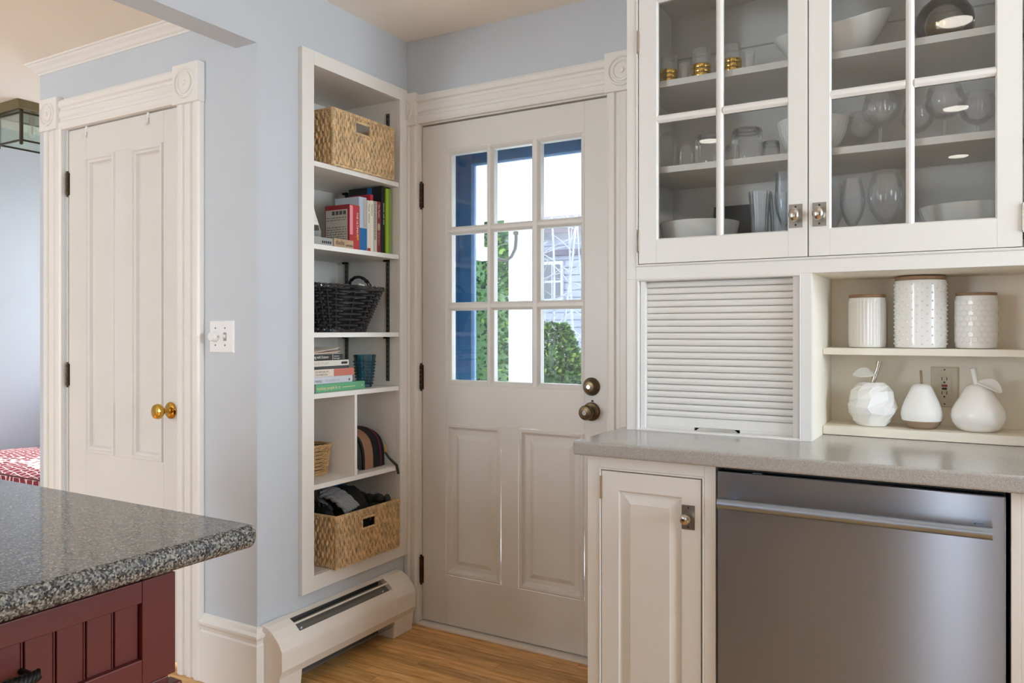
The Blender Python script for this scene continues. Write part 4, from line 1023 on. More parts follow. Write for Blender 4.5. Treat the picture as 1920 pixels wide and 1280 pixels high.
pg = thing('ceramic_pear', 'large glossy white pear with a white stem and drooping leaf', 'ornament', (.0290, PY, PZ), group='ceramic fruit on the niche ledge')
MB().lathe(FZ(.029, PY, PZ), 0, 0, [(.020, .001), (.036, 0), (.050, .008), (.0605, .024), (.0645, .040), (.062, .056), (.053, .074), (.043, .090), (.035, .106), (.028, .118), (.018, .124), (.0005, .124)], 48).build('body', 'ceramic', pg, smooth=60)
MB().tube([(.026, PY, PZ+.118), (.022, PY-.001, PZ+.138), (.019, PY-.001, PZ+.158), (.017, PY-.001, PZ+.166)], [.0065, .006, .007, .0085], 10).build('stem', 'ceramic', pg, smooth=50)
m = MB(); leaf(m, (.028, PY-.010, PZ+.132), (.082, PY-.020, PZ+.106), .021, (.25, -.55, .8), .20); m.build('leaf', 'ceramic', pg, smooth=60)
# outlet
ol = thing('wall_outlet', 'beige outlet with red and black buttons at the back of the niche', 'outlet', (-.051, 2.505, 1.046)); FO = FY(2.505)
ou0, ou1, ov0, ov1 = -.0855, -.0160, .991, 1.1045; oc = (ou0+ou1)/2; ovc = (ov0+ov1)/2
MB().nested(FO, ou0, ou1, ov0, ov1, [(0, 0), (0, .003), (.004, .0055)]).build('plate', 'outlet_ivory', ol, bevel=.0008)
MB().fbox(FO, oc-.0160, oc+.0160, ovc-.0322, ovc+.0322, .0055, .0080).build('socket_face', 'outlet_ivory', ol)
for s in (1, -1):
    m = MB(); cv = ovc+s*.020
    m.fbox(FO, oc-.0075, oc-.0055, cv-.001, cv+.008, .008, .0084); m.fbox(FO, oc+.0045, oc+.0065, cv-.001, cv+.008, .008, .0084); m.lathe(FO, oc-.0005, cv-.007, [(.0028, .008), (.0028, .0084), (.0005, .0084)], 10)
    m.build('slots', 'black', ol)
MB().fbox(FO, oc-.0075, oc+.0070, ovc+.0010, ovc+.0070, .008, .0098).build('reset_button', 'outlet_red', ol)
MB().fbox(FO, oc-.0065, oc+.0055, ovc-.0075, ovc-.0018, .008, .0098).build('test_button', 'black', ol)
for v in (ov1-.008, ov0+.009): MB().lathe(FO, oc, v, [(.0022, .0055), (.0022, .0062), (.0005, .0062)], 8).build('screw', 'bronze_hinge', ol)

# ================================================================== glassware and bowls in the upper cabinet
def lathe_thing(name, label, cat, x, y, z, parts, group=None, n=32, smooth=50):
    t = thing(name, label, cat, (x, y, z), 0, group)
    for nm, prof, m_, rad in parts:
        closed = prof[0] == prof[-1]
        MB().lathe(FZ(0, 0, 0), 0, 0, prof, n if rad is None else max(n, 120), rad=rad).build(nm, m_, t, smooth=smooth, world=False)
    return t
def tumbler_prof(r0, r1, h, t=.0016, b=.006): return [(r0*.9, 0), (r0, .002), (r1, h), (r1-t, h), (r0-t, b), (.0005, b)]
S1, S2, S0 = 1.940, 1.688, 1.419
gx = {0: (-.768, .0255, .084), 1: (-.669, .0270, .088), 2: (-.580, .0260, .084)}
glab = ['gold-banded clear tumbler nearest the left hinge side of the top shelf', 'gold-banded clear tumbler in the middle of the three', 'gold-banded clear tumbler beside the white swooping bowl']
for i, (x, r, h) in gx.items():
    t = lathe_thing('gold_banded_tumbler', glab[i], 'glass', x, 2.250, S1, [('body', tumbler_prof(r, r, h), 'clear_glass', None)], 'gold-banded tumblers on the top cabinet shelf')
    for k in range(3): MB().lathe(FZ(), 0, 0, [(r+.0003, .006+.0130*k), (r+.0009, .007+.0130*k), (r+.0009, .0165+.0130*k), (r+.0003, .0175+.0130*k)], 32).build('gold_band', 'gold', t, smooth=40, world=False)
slab = ['small clear shot glass between the first two gold-banded tumblers', 'small clear shot glass behind the door muntin', 'small clear shot glass to the right of the last gold-banded tumbler']
for i, x in enumerate((-.720, -.622, -.532)):
    lathe_thing('shot_glass', slab[i], 'glass', x, 2.276 if i == 1 else 2.250, S1, [('body', tumbler_prof(.0145, .0165, .057, b=.012), 'clear_glass', None), ('foot', [(.0145, 0), (.0145, .004), (.0005, .005)], 'clear_glass', None)], 'shot glasses on the top cabinet shelf')
# big swooping bowl
sbw = thing('serving_bowl', 'large white swooping boat-shaped bowl on the top cabinet shelf', 'bowl', (-.325, 2.325, S1), -.05)
n, k = 64, 14; vs = []
for s in range(2):
    for j in range(k+1):
        f = j/k if s == 0 else 1-j/k
        for i in range(n):
            a = 2*PI*i/n; c, sn = math.cos(a), math.sin(a)
            top = .088+.040*max(0, c)**2+.012*max(0, -c)**2
            rx = .052+(.155-.052)*f**.62; ry = .040+(.098-.040)*f**.6
            ins = .0 if s == 0 else .004
            vs.append(((rx-ins)*c, (ry-ins)*sn, (.0005 if s == 0 else .004)+top*f*(1 if s == 0 else .985)))
fs = [(r_*n+i, r_*n+(i+1) % n, (r_+1)*n+(i+1) % n, (r_+1)*n+i) for r_ in range(2*k+1) for i in range(n)]+[tuple(range(n)), tuple((2*k+1)*n+i for i in range(n))]
MB().add(vs, fs).build('bowl_body', 'ceramic', sbw, smooth=70, world=False)
MB().lathe(FZ(), 0, 0, [(.046, 0), (.046, .004), (.0005, .004)], 32, sx=1.1, sy=.85).build('foot_ring', 'ceramic', sbw, world=False)
# smoked globe vase
lathe_thing('globe_vase', 'smoky glass globe vase with a gold lower half on the top cabinet shelf', 'vase', -.0470, 2.300, S1,
    [('globe', [(.040, .0005), (.055, .012), (.066, .034), (.0695, .056), (.066, .082), (.054, .104), (.036, .118), (.030, .128), (.034, .134), (.032, .134), (.027, .128), (.033, .117), (.051, .103), (.063, .081), (.0665, .056), (.063, .034), (.052, .014), (.0005, .004)], 'smoke_glass', None),
     ('gold_base', [(.036, .0045), (.0505, .0145), (.0612, .034), (.0636, .046), (.0005, .046)], 'gold', None)])
# middle shelf
lathe_thing('stemless_glass', 'clear stemless glass turned upside down at the left of the middle shelf', 'glass', -.773, 2.250, S2, [('body', [(.027, 0), (.029, .03), (.0285, .07), (.024, .098), (.012, .110), (.0005, .111)], 'clear_glass', None), ('rim', [(.0278, .0), (.0282, .003), (.0268, .003), (.0268, 0)], 'clear_glass', None)], 'clear glasses on the middle cabinet shelf')
lathe_thing('stemless_glass', 'small clear upturned glass beside the taller stemless one', 'glass', -.715, 2.252, S2, [('body', [(.0195, 0), (.0205, .03), (.018, .058), (.010, .070), (.0005, .071)], 'clear_glass', None), ('rim', [(.0200, .0), (.0204, .003), (.0190, .003), (.0190, 0)], 'clear_glass', None)], 'clear glasses on the middle cabinet shelf')
rib = lambda k: (lambda a, w: 1+.012*math.cos(k*a))
tl = [(-.648, 2.255, .0405, .090, 'large ribbed upturned tumbler reflecting a lamp on the middle shelf'), (-.592, 2.300, .0200, .062, 'small ribbed upturned tumbler between the two large ones'), (-.538, 2.252, .0425, .092, 'large ribbed upturned tumbler left of the small one by the fluted bowl'), (-.486, 2.320, .0250, .064, 'small ribbed upturned tumbler next to the fluted white bowl')]
for x, y, r, h, lab in tl:
    lathe_thing('ribbed_tumbler', lab, 'glass', x, y, S2, [('body', [(r*.98, 0), (r, .004), (r*.98, h-.012), (r*.94, h-.002), (r*.86, h), (.0005, h-.002)], 'ribbed_glass', rib(18)), ('thick_base', [(r*.80, h-.014), (r*.88, h-.008), (r*.80, h-.003), (.0005, h-.003)], 'ribbed_glass', None)], 'ribbed tumblers on the middle cabinet shelf')
flu = lambda k, d: (lambda a, w: 1+d*abs(math.cos(k*a/2)))
lathe_thing('fluted_bowl', 'white fluted footed bowl behind the meeting stiles of the glass doors', 'bowl', -.372, 2.310, S2, [('bowl_body', [(.040, .0), (.041, .006), (.052, .014), (.072, .036), (.086, .066), (.092, .094), (.093, .100), (.089, .100), (.082, .066), (.068, .038), (.048, .018), (.0005, .014)], 'ceramic', flu(30, .022)), ('rim_band', [(.0935, .094), (.0955, .097), (.0955, .102), (.0915, .102), (.0905, .096)], 'ceramic', None)], smooth=50)
def wine(label, x, y, z, H, rb, stem, group, name='wine_glass', open_r=None, mat_='clear_glass'):
    o_ = open_r or rb*.80; hb = H-stem
    bowl = [(.004, stem), (rb*.45, stem+hb*.08), (rb*.85, stem+hb*.28), (rb, stem+hb*.48), (rb*.96, stem+hb*.7), (o_, H), (o_-.0012, H), (rb*.95, stem+hb*.7), (rb*.985, stem+hb*.48), (rb*.83, stem+hb*.29), (rb*.43, stem+hb*.10), (.0005, stem+hb*.05)]
    return lathe_thing(name, label, 'glass', x, y, z, [('bowl', bowl, mat_, None), ('stem', [(.0045, .006), (.0035, stem*.5), (.0045, stem+.002)], mat_, None), ('foot', [(rb*.80, 0), (rb*.80, .0015), (rb*.4, .003), (.005, .008), (.0005, .008)], mat_, None)], group)
wl_ = [(-.2540, 2.410, .042, .135, .052, 'stemmed clear wine glass behind the fluted bowl'), (-.1950, 2.270, .045, .140, .056, 'stemmed clear wine glass left of the right door muntin'), (-.112, 2.370, .042, .135, .052, 'stemmed clear wine glass standing behind the right door muntin'), (-.046, 2.275, .046, .140, .056, 'stemmed clear wine glass under the ceiling lamp reflection'), (.028, 2.360, .043, .135, .052, 'stemmed clear wine glass nearest the right hinge side')]
for x, y, r, h, s, lab in wl_: wine(lab, x, y, S2, h, r, s, 'wine glasses on the middle cabinet shelf')
# bottom of the cabinet
lathe_thing('oval_bowl', 'wide plain white bowl on the cabinet floor at the left', 'bowl', -.700, 2.330, S0, [('bowl_body', [(.055, 0), (.060, .004), (.090, .035), (.112, .080), (.119, .112), (.115, .113), (.108, .081), (.086, .038), (.055, .010), (.0005, .009)], 'ceramic_bowl', None), ('foot_ring', [(.054, 0), (.054, .005), (.0005, .005)], 'ceramic_bowl', None)])
bd = thing('slate_board', 'dark grey board propped against the cabinet back behind the white bowl', 'board', (-.645, 2.46, S0))
MB().add([(a, b, c) for a, b, c in ((-.700, 2.455, S0), (-.575, 2.455, S0), (-.575, 2.498, S0+.185), (-.700, 2.498, S0+.185), (-.700, 2.449, S0), (-.575, 2.449, S0), (-.575, 2.492, S0+.185), (-.700, 2.492, S0+.185))], [(0, 1, 2, 3), (4, 5, 6, 7), (0, 1, 5, 4), (1, 2, 6, 5), (2, 3, 7, 6), (3, 0, 4, 7)]).build('panel', 'ink', bd, bevel=.001)
for vx, lab in ((-.505, 'tall fluted bluish glass vase on the cabinet floor'), (-.462, 'second fluted bluish vase half behind the first')):
    lathe_thing('fluted_vase', lab, 'vase', vx, 2.265 if vx < -.48 else 2.315, S0, [('body', [(.022, 0), (.024, .004), (.022, .05), (.0235, .110), (.031, .180), (.0300, .180), (.0225, .110), (.0205, .05), (.0005, .016)], 'blue_glassware', flu(16, .05)), ('base', [(.0225, .0), (.0225, .010), (.0005, .012)], 'blue_glassware', None)], 'fluted vases on the cabinet floor')
wine('tall champagne flute at the right edge of the left door', -.437, 2.255, S0, .228, .0250, .075, None, 'champagne_flute', .0225, 'blue_glassware')
wine('tulip wine glass with ribs left of the round balloon glass', -.262, 2.262, S0, .192, .0320, .062, 'stemware on the cabinet floor', open_r=.0225)
wine('balloon wine glass with a big round bowl', -.180, 2.258, S0, .205, .0455, .064, 'stemware on the cabinet floor', open_r=.0310)
wine('slim wine glass half behind the right door stile', -.315, 2.300, S0, .190, .0270, .062, 'stemware on the cabinet floor', open_r=.021)
lathe_thing('petal_bowl', 'white petal-edged bowl on the cabinet floor at the right', 'bowl', .004, 2.345, S0, [('bowl_body', [(.055, 0), (.060, .004), (.086, .040), (.104, .085), (.111, .108), (.107, .108), (.100, .085), (.082, .042), (.055, .010), (.0005, .009)], 'ceramic_bowl', lambda a, w: 1+.035*abs(math.sin(a*9+w*14))), ('foot_ring', [(.054, 0), (.054, .005), (.0005, .005)], 'ceramic_bowl', None)])

# ================================================================== countertop, base cabinet, dishwasher
ct = MB(); cx0, cx1, cy0, cy1, cz0, cz1 = -.900, .95, 1.862, 2.586, .877, .914
ct.box(cx0, cx1, cy0, cy1, cz0, cz1)
tag(ct.build('countertop', 'quartz', bevel=.006, seg=3), 'grey speckled quartz countertop under the hutch', 'countertop')
bs_ = thing('base_cabinet', 'narrow cream base cabinet with raised panel door and square-plate knob', 'cabinet', (-.70, 2.2, 0))
BY = 1.887; FBa = FY(BY)
MB().box(-.868, -.850, BY+.018, 2.586, .0, .877).build('side_panel', 'cabinet_paint', bs_)
MB().box(-.543, -.527, BY+.018, 2.586, .0, .877).build('side_panel', 'cabinet_paint', bs_)
MB().box(-.85, -.543, 1.96, 1.98, .0, .09).build('toe_kick', 'cabinet_paint', bs_)
MB().box(-.85, -.543, BY+.02, 2.58, .09, .105).build('floor_panel', 'cabinet_paint', bs_)
for nm, a in (('face_stile', (-.868, -.834, .0, .877)), ('face_stile', (-.554, -.526, .0, .877)), ('face_rail', (-.834, -.554, .846, .877)), ('face_rail', (-.834, -.554, .06, .105))):
    MB().fbox(FBa, *a, -.018, 0).build(nm, 'cabinet_paint', bs_, bevel=.001)
MB().nested(FBa, -.834, -.554, .105, .846, [(0, 0), (0, .002), (.0025, .003), (.0048, .0015), (.0048, -.018)], cap=False).build('bead_moulding', 'cabinet_paint', bs_)
bd_ = MB()
x0, x1, z0, z1 = -.827, -.5625, .112, .8385
bd_.nested(FBa, x0, x1, z0, z1, [(0, -.017), (0, 0), (.048, 0), (.050, -.008), (.053, -.009), (.078, -.001), (.080, 0)])
door = bd_.build('door', 'cabinet_paint', bs_)
k = MB(); u, v = -.594, .743
k.fbox(FBa, u-.0165, u+.0165, v-.030, v+.030, .0, .002, 1)
for q in (v-.024, v+.024): k.lathe(FBa, u, q, [(.0025, .002), (.0025, .0024), (.0005, .0024)], 8, 2)
k.lathe(FBa, u, v, [(.0075, .002), (.006, .010), (.0075, .016), (.012, .021), (.0135, .027), (.0115, .033), (.006, .036), (.0005, .0362)], 20, 0)
k.build('knob', ['nickel', 'nickel_plate', 'black'], door, smooth=40)
for v in (.765, .18):
    h = MB(); h.tube([FBa(-.8285, v, .003), FBa(-.8285, v+.060, .003)], .0042, 8); h.build('hinge', 'nickel', door, smooth=40)
dw = thing('dishwasher', 'stainless steel dishwasher with a long tubular bar handle', 'dishwasher', (-.224, 2.15, 0))
DY = 1.884; FDw = FY(DY)
MB().box(-.520, .072, 1.915, 2.50, .10, .868).build('tub', 'black', dw)
MB().fbox(FDw, -.5195, .0715, .115, .866, -.030, .004).build('door_panel', 'steel', dw, bevel=.003, seg=3)
MB().box(-.515, .067, 1.95, 1.97, 0, .10).build('toe_plate', 'black', dw)
MB().tube([FDw(-.505, .7985, .052), FDw(.0470, .7985, .052)], .0132, 20).build('handle', 'steel_edge', dw, smooth=40)
for u in (-.482, .025): MB().fbox(FDw, u-.010, u+.010, .790, .8075, .003, .046).build('handle_post', 'steel_edge', dw, bevel=.003)
MB().fbox(FDw, -.437, -.416, .8665, .8675, -.010, -.002).build('vent_clip', 'steel_edge', dw)
fb_ = thing('base_cabinet', 'plain cream base unit at the right of the dishwasher', 'cabinet', (.5, 2.2, 0))
MB().box(.0805, .0985, BY, 2.58, 0, .877).build('side_panel', 'cabinet_paint', fb_, bevel=.001)
MB().fbox(FBa, .0985, .93, .845, .877, -.018, 0).build('face_rail', 'cabinet_paint', fb_)
MB().fbox(FBa, .0985, .13, .0, .845, -.018, 0).build('face_stile', 'cabinet_paint', fb_)
MB().fbox(FBa, .90, .93, .0, .845, -.018, 0).build('face_stile', 'cabinet_paint', fb_)
MB().box(.912, .93, BY+.018, 2.58, 0, .877).build('side_panel', 'cabinet_paint', fb_)
for a, b in ((.133, .513), (.517, .897)): MB().nested(FBa, a, b, .10, .842, [(0, -.017), (0, 0), (.055, 0), (.057, -.008), (.060, -.009), (.085, 0)]).build('door', 'cabinet_paint', fb_)

# ================================================================== island
isl = thing('island_cabinet', 'dark red painted island cabinet with beadboard drawer front', 'cabinet', (-1.75, .2, 0))
IX = -.962; FI = FX(IX)
MB().box(-2.35, IX-.022, -1.45, .690, .09, .8795).build('carcass', 'red_paint', isl, bevel=.002)
MB().box(-2.30, IX-.06, -1.40, .63, 0, .09).build('toe_kick', 'red_paint', isl)
MB().fbox(FI, .640, .700, .09, .722, -.022, -.004).build('corner_post', 'red_paint', isl, bevel=.002)
MB().fbox(FI, .625, .716, .690, .712, -.022, .006).build('base_moulding', 'red_paint', isl, bevel=.004)
for n_, (y0, y1) in enumerate(((.262, .708), (-.20, .25), (-.67, -.21))):
    z0, z1 = .724, .866; a0, a1, b0, b1 = y0+.050, y1-.051, .7600, .8365
    m = MB().fbox(FI, y0, a0, z0, z1, -.022, 0).fbox(FI, a1, y1, z0, z1, -.022, 0).fbox(FI, a0, a1, z0, b0, -.022, 0).fbox(FI, a0, a1, b1, z1, -.022, 0)
    dr = m.build('drawer', 'red_paint', isl, bevel=.0012)
    s = .0365; y = a1-.0015; kk = 0
    while y > a0+.004:
        ya = max(y-s, a0)
        MB().fbox(FI, ya+.0035 if ya > a0 else ya, y, b0, b1, -.018, -.0075).build('beadboard_strip', 'red_paint', dr, bevel=.001)
        if ya > a0: MB().tube([FI(ya+.0010, b0, -.0105), FI(ya+.0010, b1, -.0105)], .0016, 6).build('bead', 'red_paint', dr, smooth=50)
        y = ya-.0015; kk += 1
    MB().fbox(FI, a0, a1, b0, b1, -.022, -.0175).build('groove_backing', 'red_paint', dr)
    hc = (a0+a1)/2-.010; m = MB()
    for ph in (0, 2.09, 4.19): m.tube([FI(hc-.036+.072*i/30, .8000+.0042*math.sin(i*.9+ph), .024-.006*((i-15)/15)**4+.0042*math.cos(i*.9+ph)) for i in range(31)], [.0030+.0022*math.sin(PI*i/30) for i in range(31)], 7)
    for e in (-.030, .030): m.tube([FI(hc+e, .8000, -.008), FI(hc+e, .8000, .022)], .0042, 8)
    m.build('handle', 'dark_metal', dr, smooth=60)
MB().fbox(FI, -1.45, .690, .10, .700, -.024, -.020).build('lower_panel', 'red_paint', isl)
gt = MB(); gx0, gx1, gy0, gy1, gz0, gz1 = -2.45, -.918, -1.55, .822, .880, .914
rc = .018; out = []
for (cx, cy, a0) in ((gx1-rc, gy1-rc, 0), (gx0+rc, gy1-rc, PI/2), (gx0+rc, gy0+rc, PI), (gx1-rc, gy0+rc, 1.5*PI)):
    for i in range(7): out.append((cx, cy, a0+PI/2*i/6))
prof = [(-.010, gz0), (-.004, gz0+.002), (.000, gz0+.009), (.001, gz0+.017), (.000, gz1-.009), (-.004, gz1-.002), (-.010, gz1)]
n = len(out); vs = []
for d, zz in prof:
    for cx, cy, a in out: vs.append((cx+(rc+d)*math.cos(a), cy+(rc+d)*math.sin(a), zz))
fs = [(k*n+i, k*n+(i+1) % n, (k+1)*n+(i+1) % n, (k+1)*n+i) for k in range(len(prof)-1) for i in range(n)]+[tuple(range(n)), tuple((len(prof)-1)*n+i for i in range(n))]
gt.add(vs, fs); gto = gt.build('granite_top', 'granite', smooth=50)
for p in gto.data.polygons:
    if len(p.vertices) > 4: p.use_smooth = False
tag(gto, 'polished dark grey granite island top with rounded edge', 'countertop')

# ================================================================== nook: bench, cushion, ceiling lantern
bn = thing('window_bench', 'white built-in bench below the red patterned cushion', 'bench', (-3.85, 2.25, 0))
MB().box(XL, -3.30, 1.90, 2.66, 0, .47).build('bench_box', 'bench_white', bn, bevel=.003)
MB().box(XL, -3.30, 1.885, 2.66, .47, .492).build('seat_board', 'bench_white', bn, bevel=.003)
for a, b in ((-4.40, -3.92), (-3.86, -3.38)): MB().nested(FY(1.90), a, b, .08, .42, [(0, 0), (.0, .012), (.05, .012), (.055, .002), (.06, .002)]).build('front_panel', 'bench_white', bn)
cu_ = thing('bench_cushion', 'maroon seat cushion with pale lattice pattern in the side nook', 'cushion', (-3.88, 2.25, .492))
m = MB(); nx, ny = 24, 16; x0, x1, y0, y1 = XL+.012, -3.31, 1.872, 2.64; vs = []
for j in range(ny+1):
    for i in range(nx+1):
        s, t = i/nx, j/ny; e = min(s, 1-s, t, 1-t); vs.append((x0+(x1-x0)*s, y0+(y1-y0)*t, .560+.040*(1-math.exp(-e*9))+.006*math.sin(s*9)*math.sin(t*7)*min(1, e*6)))
k = len(vs)
vs += [(x, y, .4925) for x, y, _ in vs]
fs = []
for j in range(ny):
    for i in range(nx): a = j*(nx+1)+i; fs += [(a, a+1, a+nx+2, a+nx+1), (k+a, k+a+1, k+a+nx+2, k+a+nx+1)]
per = [i for i in range(nx+1)]+[j*(nx+1)+nx for j in range(1, ny+1)]+[ny*(nx+1)+i for i in range(nx-1, -1, -1)]+[j*(nx+1) for j in range(ny-1, 0, -1)]
for q in range(len(per)): a, b = per[q], per[(q+1) % len(per)]; fs.append((a, b, k+b, k+a))
m.add(vs, fs); m.build('cushion_body', 'cushion_fabric', cu_, smooth=50)
m = MB(); m.tube([(x0, y0, .560), (x1, y0, .560), (x1, y1, .560), (x0, y1, .560)], .004, 6, closed=True); m.build('piping', 'red_paint', cu_, smooth=50)
LZ = CD
lt = thing('ceiling_lantern', 'flush brass and glass box lantern on the nook ceiling', 'lamp', (-4.0, 2.14, LZ))
lx0, lx1, ly0, ly1 = -4.12, -3.846, 1.985, 2.40
MB().add([(lx0, ly0, LZ), (lx1, ly0, LZ), (lx1, ly1, LZ), (lx0, ly1, LZ), (lx0+.012, ly0+.012, LZ-.042), (lx1-.012, ly0+.012, LZ-.042), (lx1-.012, ly1-.012, LZ-.042), (lx0+.012, ly1-.012, LZ-.042)], [(0, 1, 2, 3), (4, 5, 6, 7), (0, 1, 5, 4), (1, 2, 6, 5), (2, 3, 7, 6), (3, 0, 4, 7)]).build('ceiling_plate', 'lamp_brass', lt, bevel=.003)
ax0, ax1, ay0, ay1 = lx0+.035, lx1-.035, ly0+.035, ly1-.035; az1, az0 = LZ-.052, LZ-.185
for x in (ax0, ax1):
    for y in (ay0, ay1):
        MB().box(x-.006, x+.006, y-.006, y+.006, az0-.012, LZ-.041).build('post', 'lamp_dark', lt)
        MB().ball((x, y, az0-.014), .009, n=8, k=6).build('finial', 'lamp_dark', lt)
for zz in (az1, az0):
    for a in ((ax0, ax1, ay0-.004, ay0+.004), (ax0, ax1, ay1-.004, ay1+.004), (ax0-.004, ax0+.004, ay0, ay1), (ax1-.004, ax1+.004, ay0, ay1)): MB().box(*a, zz-.004, zz+.004).build('frame_bar', 'lamp_dark', lt)
for a in ((ax0, ax1, ay0-.001, ay0+.001), (ax0, ax1, ay1-.001, ay1+.001), (ax0-.001, ax0+.001, ay0, ay1), (ax1-.001, ax1+.001, ay0, ay1)): MB().box(*a, az0+.004, az1-.004).build('glass_panel', 'lantern_glass', lt)
for yy in (ly0+.14, ly1-.14):
    MB().lathe(FZ((ax0+ax1)/2, yy, 0), 0, 0, [(.014, LZ-.042), (.014, LZ-.080), (.011, LZ-.082), (.0005, LZ-.082)], 14).build('socket', 'lamp_brass', lt, smooth=40)
    MB().lathe(FZ((ax0+ax1)/2, yy, 0), 0, 0, [(.010, LZ-.082), (.020, LZ-.105), (.024, LZ-.125), (.019, LZ-.142), (.008, LZ-.152), (.0005, LZ-.153)], 16).build('bulb', 'clear_glass', lt, smooth=60)
    MB().tube([((ax0+ax1)/2-.004, yy, LZ-.084), ((ax0+ax1)/2-.006, yy, LZ-.112), ((ax0+ax1)/2, yy, LZ-.120), ((ax0+ax1)/2+.006, yy, LZ-.112), ((ax0+ax1)/2+.004, yy, LZ-.084)], .0012, 5).build('filament', 'lamp_dark', lt)

# ================================================================== recessed ceiling lamps
rl = [(-.035, .855, 'recessed ceiling lamp nearest the glass cabinet'), (-.045, -.50, 'recessed ceiling lamp over the walkway beside the island'), (-.042, -1.83, 'recessed ceiling lamp near the rear window'), (-1.40, -.54, 'recessed ceiling lamp above the island')]
first = None
for x, y, lab in rl:
    if first is None:
        first = thing('recessed_lamp', lab, 'lamp', (x, y, CK), group='recessed lamps in the kitchen ceiling')
        MB().lathe(FZ(), 0, 0, [(.090, 0), (.090, -.003), (.084, -.006), (.070, -.006), (.066, -.001), (.066, .0)], 36).build('trim_ring', 'ring_white', first, smooth=40, world=False)
        MB().lathe(FZ(), 0, 0, [(.060, -.0005), (.060, -.004), (.0005, -.0055)], 32).build('bulb', 'lens', first, smooth=40, world=False)
    else: dup(first, (x, y, CK), label=lab)

# ================================================================== outdoors
struct('ground', mb=MB().box(-60, 30, 2.90, 80, -.65, -.45), m='ground_out')
struct('porch_floor', mb=MB().box(-4.5, 1.5, 2.88, 4.25, -.44, -.12), m='white_outdoor')
pc = thing('porch_roof', 'white porch ceiling and beam seen through the door glass', 'porch', (-2, 3.6, 1.9))
MB().box(-3.05, 1.0, 2.90, 4.35, 2.46, 2.58).build('porch_ceiling', 'white_outdoor', pc)
MB().box(-3.05, 1.0, 3.96, 4.10, 1.885, 2.46).build('beam', 'white_outdoor', pc, bevel=.01)
po = thing('porch_post', 'square white porch post with a curved grey cable fixed on it', 'post', (-2.28, 4.03, -.12))
MB().box(-2.340, -2.205, 3.97, 4.095, -.12, 1.885).build('shaft', 'white_outdoor', po, bevel=.004)
MB().box(-2.365, -2.18, 3.945, 4.12, -.12, .02).build('plinth', 'white_outdoor', po, bevel=.005)
MB().box(-2.36, -2.185, 3.95, 4.115, 1.80, 1.884).build('capital', 'white_outdoor', po, bevel=.005)
cb_ = thing('hanging_cable', 'curved grey cable looping off the white porch post', 'cable', (-2.28, 3.95, 1.6))
pts = [(-2.285, 1.792), (-2.284, 1.74), (-2.290, 1.69), (-2.315, 1.645), (-2.355, 1.622), (-2.40, 1.632), (-2.445, 1.665), (-2.475, 1.70)]
m = MB(); P = []
for i in range(len(pts)-1):
    for s in range(4): P.append((pts[i][0]+(pts[i+1][0]-pts[i][0])*s/4, 3.962, pts[i][1]+(pts[i+1][1]-pts[i][1])*s/4))
m.tube(P, .009, 8); m.build('cable_loop', 'grey_cable', cb_, smooth=60)
MB().box(-2.297, -2.273, 3.952, 3.972, 1.772, 1.790).build('staple', 'grey_cable', cb_)
dsx = thing('porch_bracket', 'white elbow-shaped porch bracket left of the post', 'bracket', (-2.62, 4.03, 1.6))
MB().box(-2.70, -2.585, 3.97, 4.09, 1.640, 1.885).build('upright', 'white_outdoor', dsx, bevel=.004)
MB().box(-2.70, -2.515, 3.975, 4.085, 1.640, 1.715).build('arm', 'white_outdoor', dsx, bevel=.004)
# evergreen shrubs
def shrub(name, label, base, H, R, count, seed, size, lean=0, top=.35):
    t = thing(name, label, 'shrub', base, 0, 'evergreen shrubs outside the door')
    rr = random.Random(seed); m = MB()
    for i in range(count):
        f = rr.random()**.85; a = rr.uniform(0, 2*PI)
        prof = (math.sin(PI*min(.98, .16+f*.80)))**.6*(1-top*f)
        lump_ = 1+.28*mnoise.noise(Vector((math.cos(a)*2, math.sin(a)*2, f*5+seed)))
        r = R*prof*lump_*rr.uniform(.72, 1.0)
        c = Vector((math.cos(a)*r, math.sin(a)*r, H*f+.05)); out = Vector((math.cos(a), math.sin(a), rr.uniform(-.2, .9))).normalized()
        side = out.cross(Vector((rr.uniform(-1, 1), rr.uniform(-1, 1), rr.uniform(-1, 1)))).normalized()
        s = size*rr.uniform(.6, 1.3); q = out.cross(side)
        tip = c+out*s*1.4
        mi = 2 if rr.random() < .18 else (0 if rr.random() < .62 else 1)
        m.add([c-side*s*.2, c+out*s*.5-side*s*.55+q*s*.15, tip, c+out*s*.5+side*s*.55-q*s*.15, c+side*s*.2], [(0, 1, 2, 3, 4)], mi)
    o = m.build('foliage', ['leaf_a', 'leaf_b', 'leaf_c'], t, world=False); o['kind'] = 'stuff'
    m = MB(); lump(m, (0, 0, H*.46), R*.62, R*.62, H*.44, seed, .2); m.build('inner_growth', 'leaf_a', t, world=False, smooth=80)
    MB().tube([(0, 0, -.1), (.02, .01, H*.3), (0, .03, H*.8)], [.05, .04, .015], 8).build('trunk', 'bark', t, world=False, smooth=60)
    return t
shrub('evergreen_shrub', 'tall dark evergreen shrub left of the porch post', (-4.45, 6.40, -.45), 3.25, 1.0, 16000, 1, .038, top=.30)
shrub('evergreen_shrub', 'second evergreen behind the tall one, partly hidden by the blue door frame', (-6.2, 7.6, -.45), 2.9, .9, 4200, 4, .07)
shrub('evergreen_shrub', 'rounded bright green shrub right of the porch post', (-2.80, 5.45, -.45), 1.66, .36, 10000, 2, .028, top=.2)
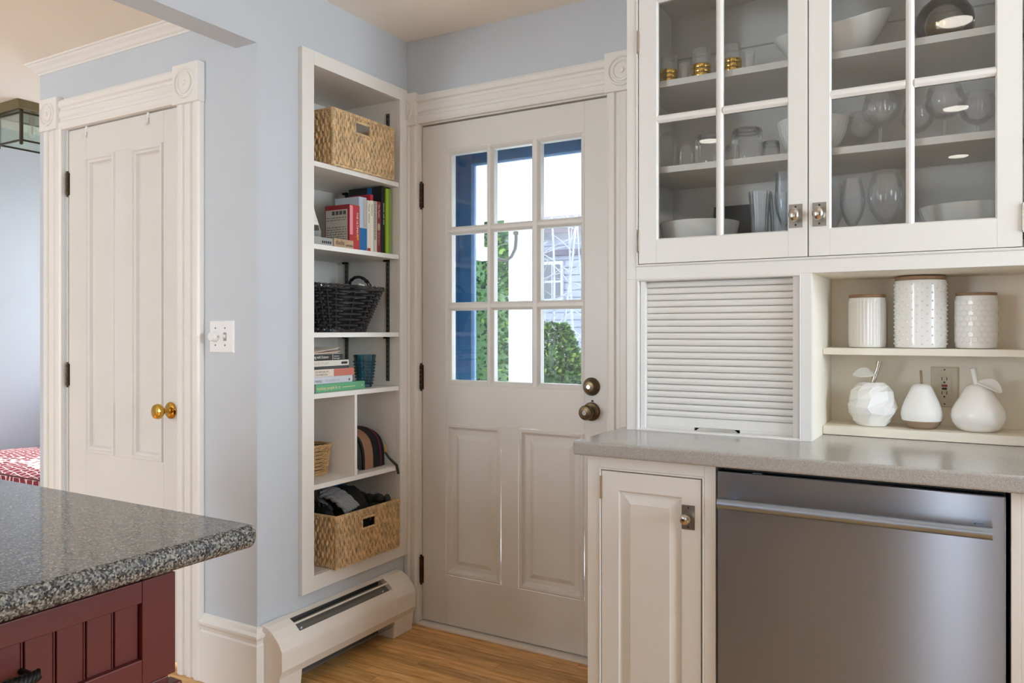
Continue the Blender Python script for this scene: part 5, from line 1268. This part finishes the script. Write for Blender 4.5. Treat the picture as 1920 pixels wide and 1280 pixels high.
# neighbouring house
hs = thing('neighbour_house', 'grey shingled house with gable seen through the door glass', 'house', (-7.5, 15.5, -.45))
hx0, hx1, hy, hz = -10.2, -4.0, 15.0, 5.2
MB().box(hx0, hx1, hy, hy+6, -.45, 3.35).build('wall', 'shingle', hs)
MB().add([(hx0-.3, hy-.25, 3.30), (hx1+.3, hy-.25, 3.30), (hx1+.3, hy+3, 4.4), (hx0+.9, hy+3, 4.4), (hx0-.3, hy-.25, 3.42), (hx1+.3, hy-.25, 3.42), (hx1+.3, hy+3, 4.52), (hx0+.9, hy+3, 4.52)], [(0, 1, 2, 3), (4, 5, 6, 7), (0, 1, 5, 4), (1, 2, 6, 5), (2, 3, 7, 6), (3, 0, 4, 7)]).build('roof', 'shingle_dark', hs)
for k in range(22): MB().box(hx0, hx1, hy-.022, hy, -.3+k*.16, -.165+k*.16).build('shingle_course', 'shingle', hs)
MB().box(hx0-.05, hx1+.05, hy-.10, hy, 2.83, 2.95).build('belt_course', 'shingle_dark', hs)
for (wx, wz) in ((-9.3, 1.85), (-7.70, 1.85), (-6.1, 1.85)):
    f = MB().box(wx-.26, wx+.26, hy-.09, hy-.02, wz, wz+.86).build('window', 'trim_grey', hs)
    for a in (-.20, .02):
        for c in (.06, .45): MB().box(wx+a, wx+a+.18, hy-.105, hy-.088, wz+c, wz+c+.34).build('pane', 'window_dark', f)
# birches
def birch(label, base, seed, H, ntr, th=.024):
    t = thing('birch_tree', label, 'tree', base, 0, 'bare birches before the house'); rr = random.Random(seed)
    for q in range(ntr):
        P = []; x, y = rr.uniform(-.12, .12), rr.uniform(-.12, .12); dx, dy = rr.uniform(-.10, .10), rr.uniform(-.06, .06)
        for i in range(13): f = i/12; P.append((x+dx*H*f*(.5+f*.5)+.04*math.sin(f*7+q), y+dy*H*f, H*f))
        MB().tube(P, [th*(1-.7*i/12) for i in range(13)], 8).build('trunk', 'birch', t, smooth=60, world=False)
        for b in range(13):
            i = rr.randint(3, 11); p = Vector(P[i]); d = Vector((rr.uniform(-1, 1), rr.uniform(-.5, .5), rr.uniform(.3, .9))).normalized(); L_ = rr.uniform(.4, 1.1)
            Q = [p+d*L_*s+Vector((0, 0, -.25*L_*s*s)) for s in (0, .25, .5, .75, 1)]
            MB().tube(Q, [.008, .007, .006, .004, .002], 6).build('branch', 'birch', t, smooth=60, world=False)
birch('white multi-stemmed birch in front of the grey house', (-4.80, 9.2, -.45), 3, 4.6, 5)
birch('slender bare birch right of the multi-stemmed one', (-5.10, 11.2, -.45), 8, 4.4, 4)
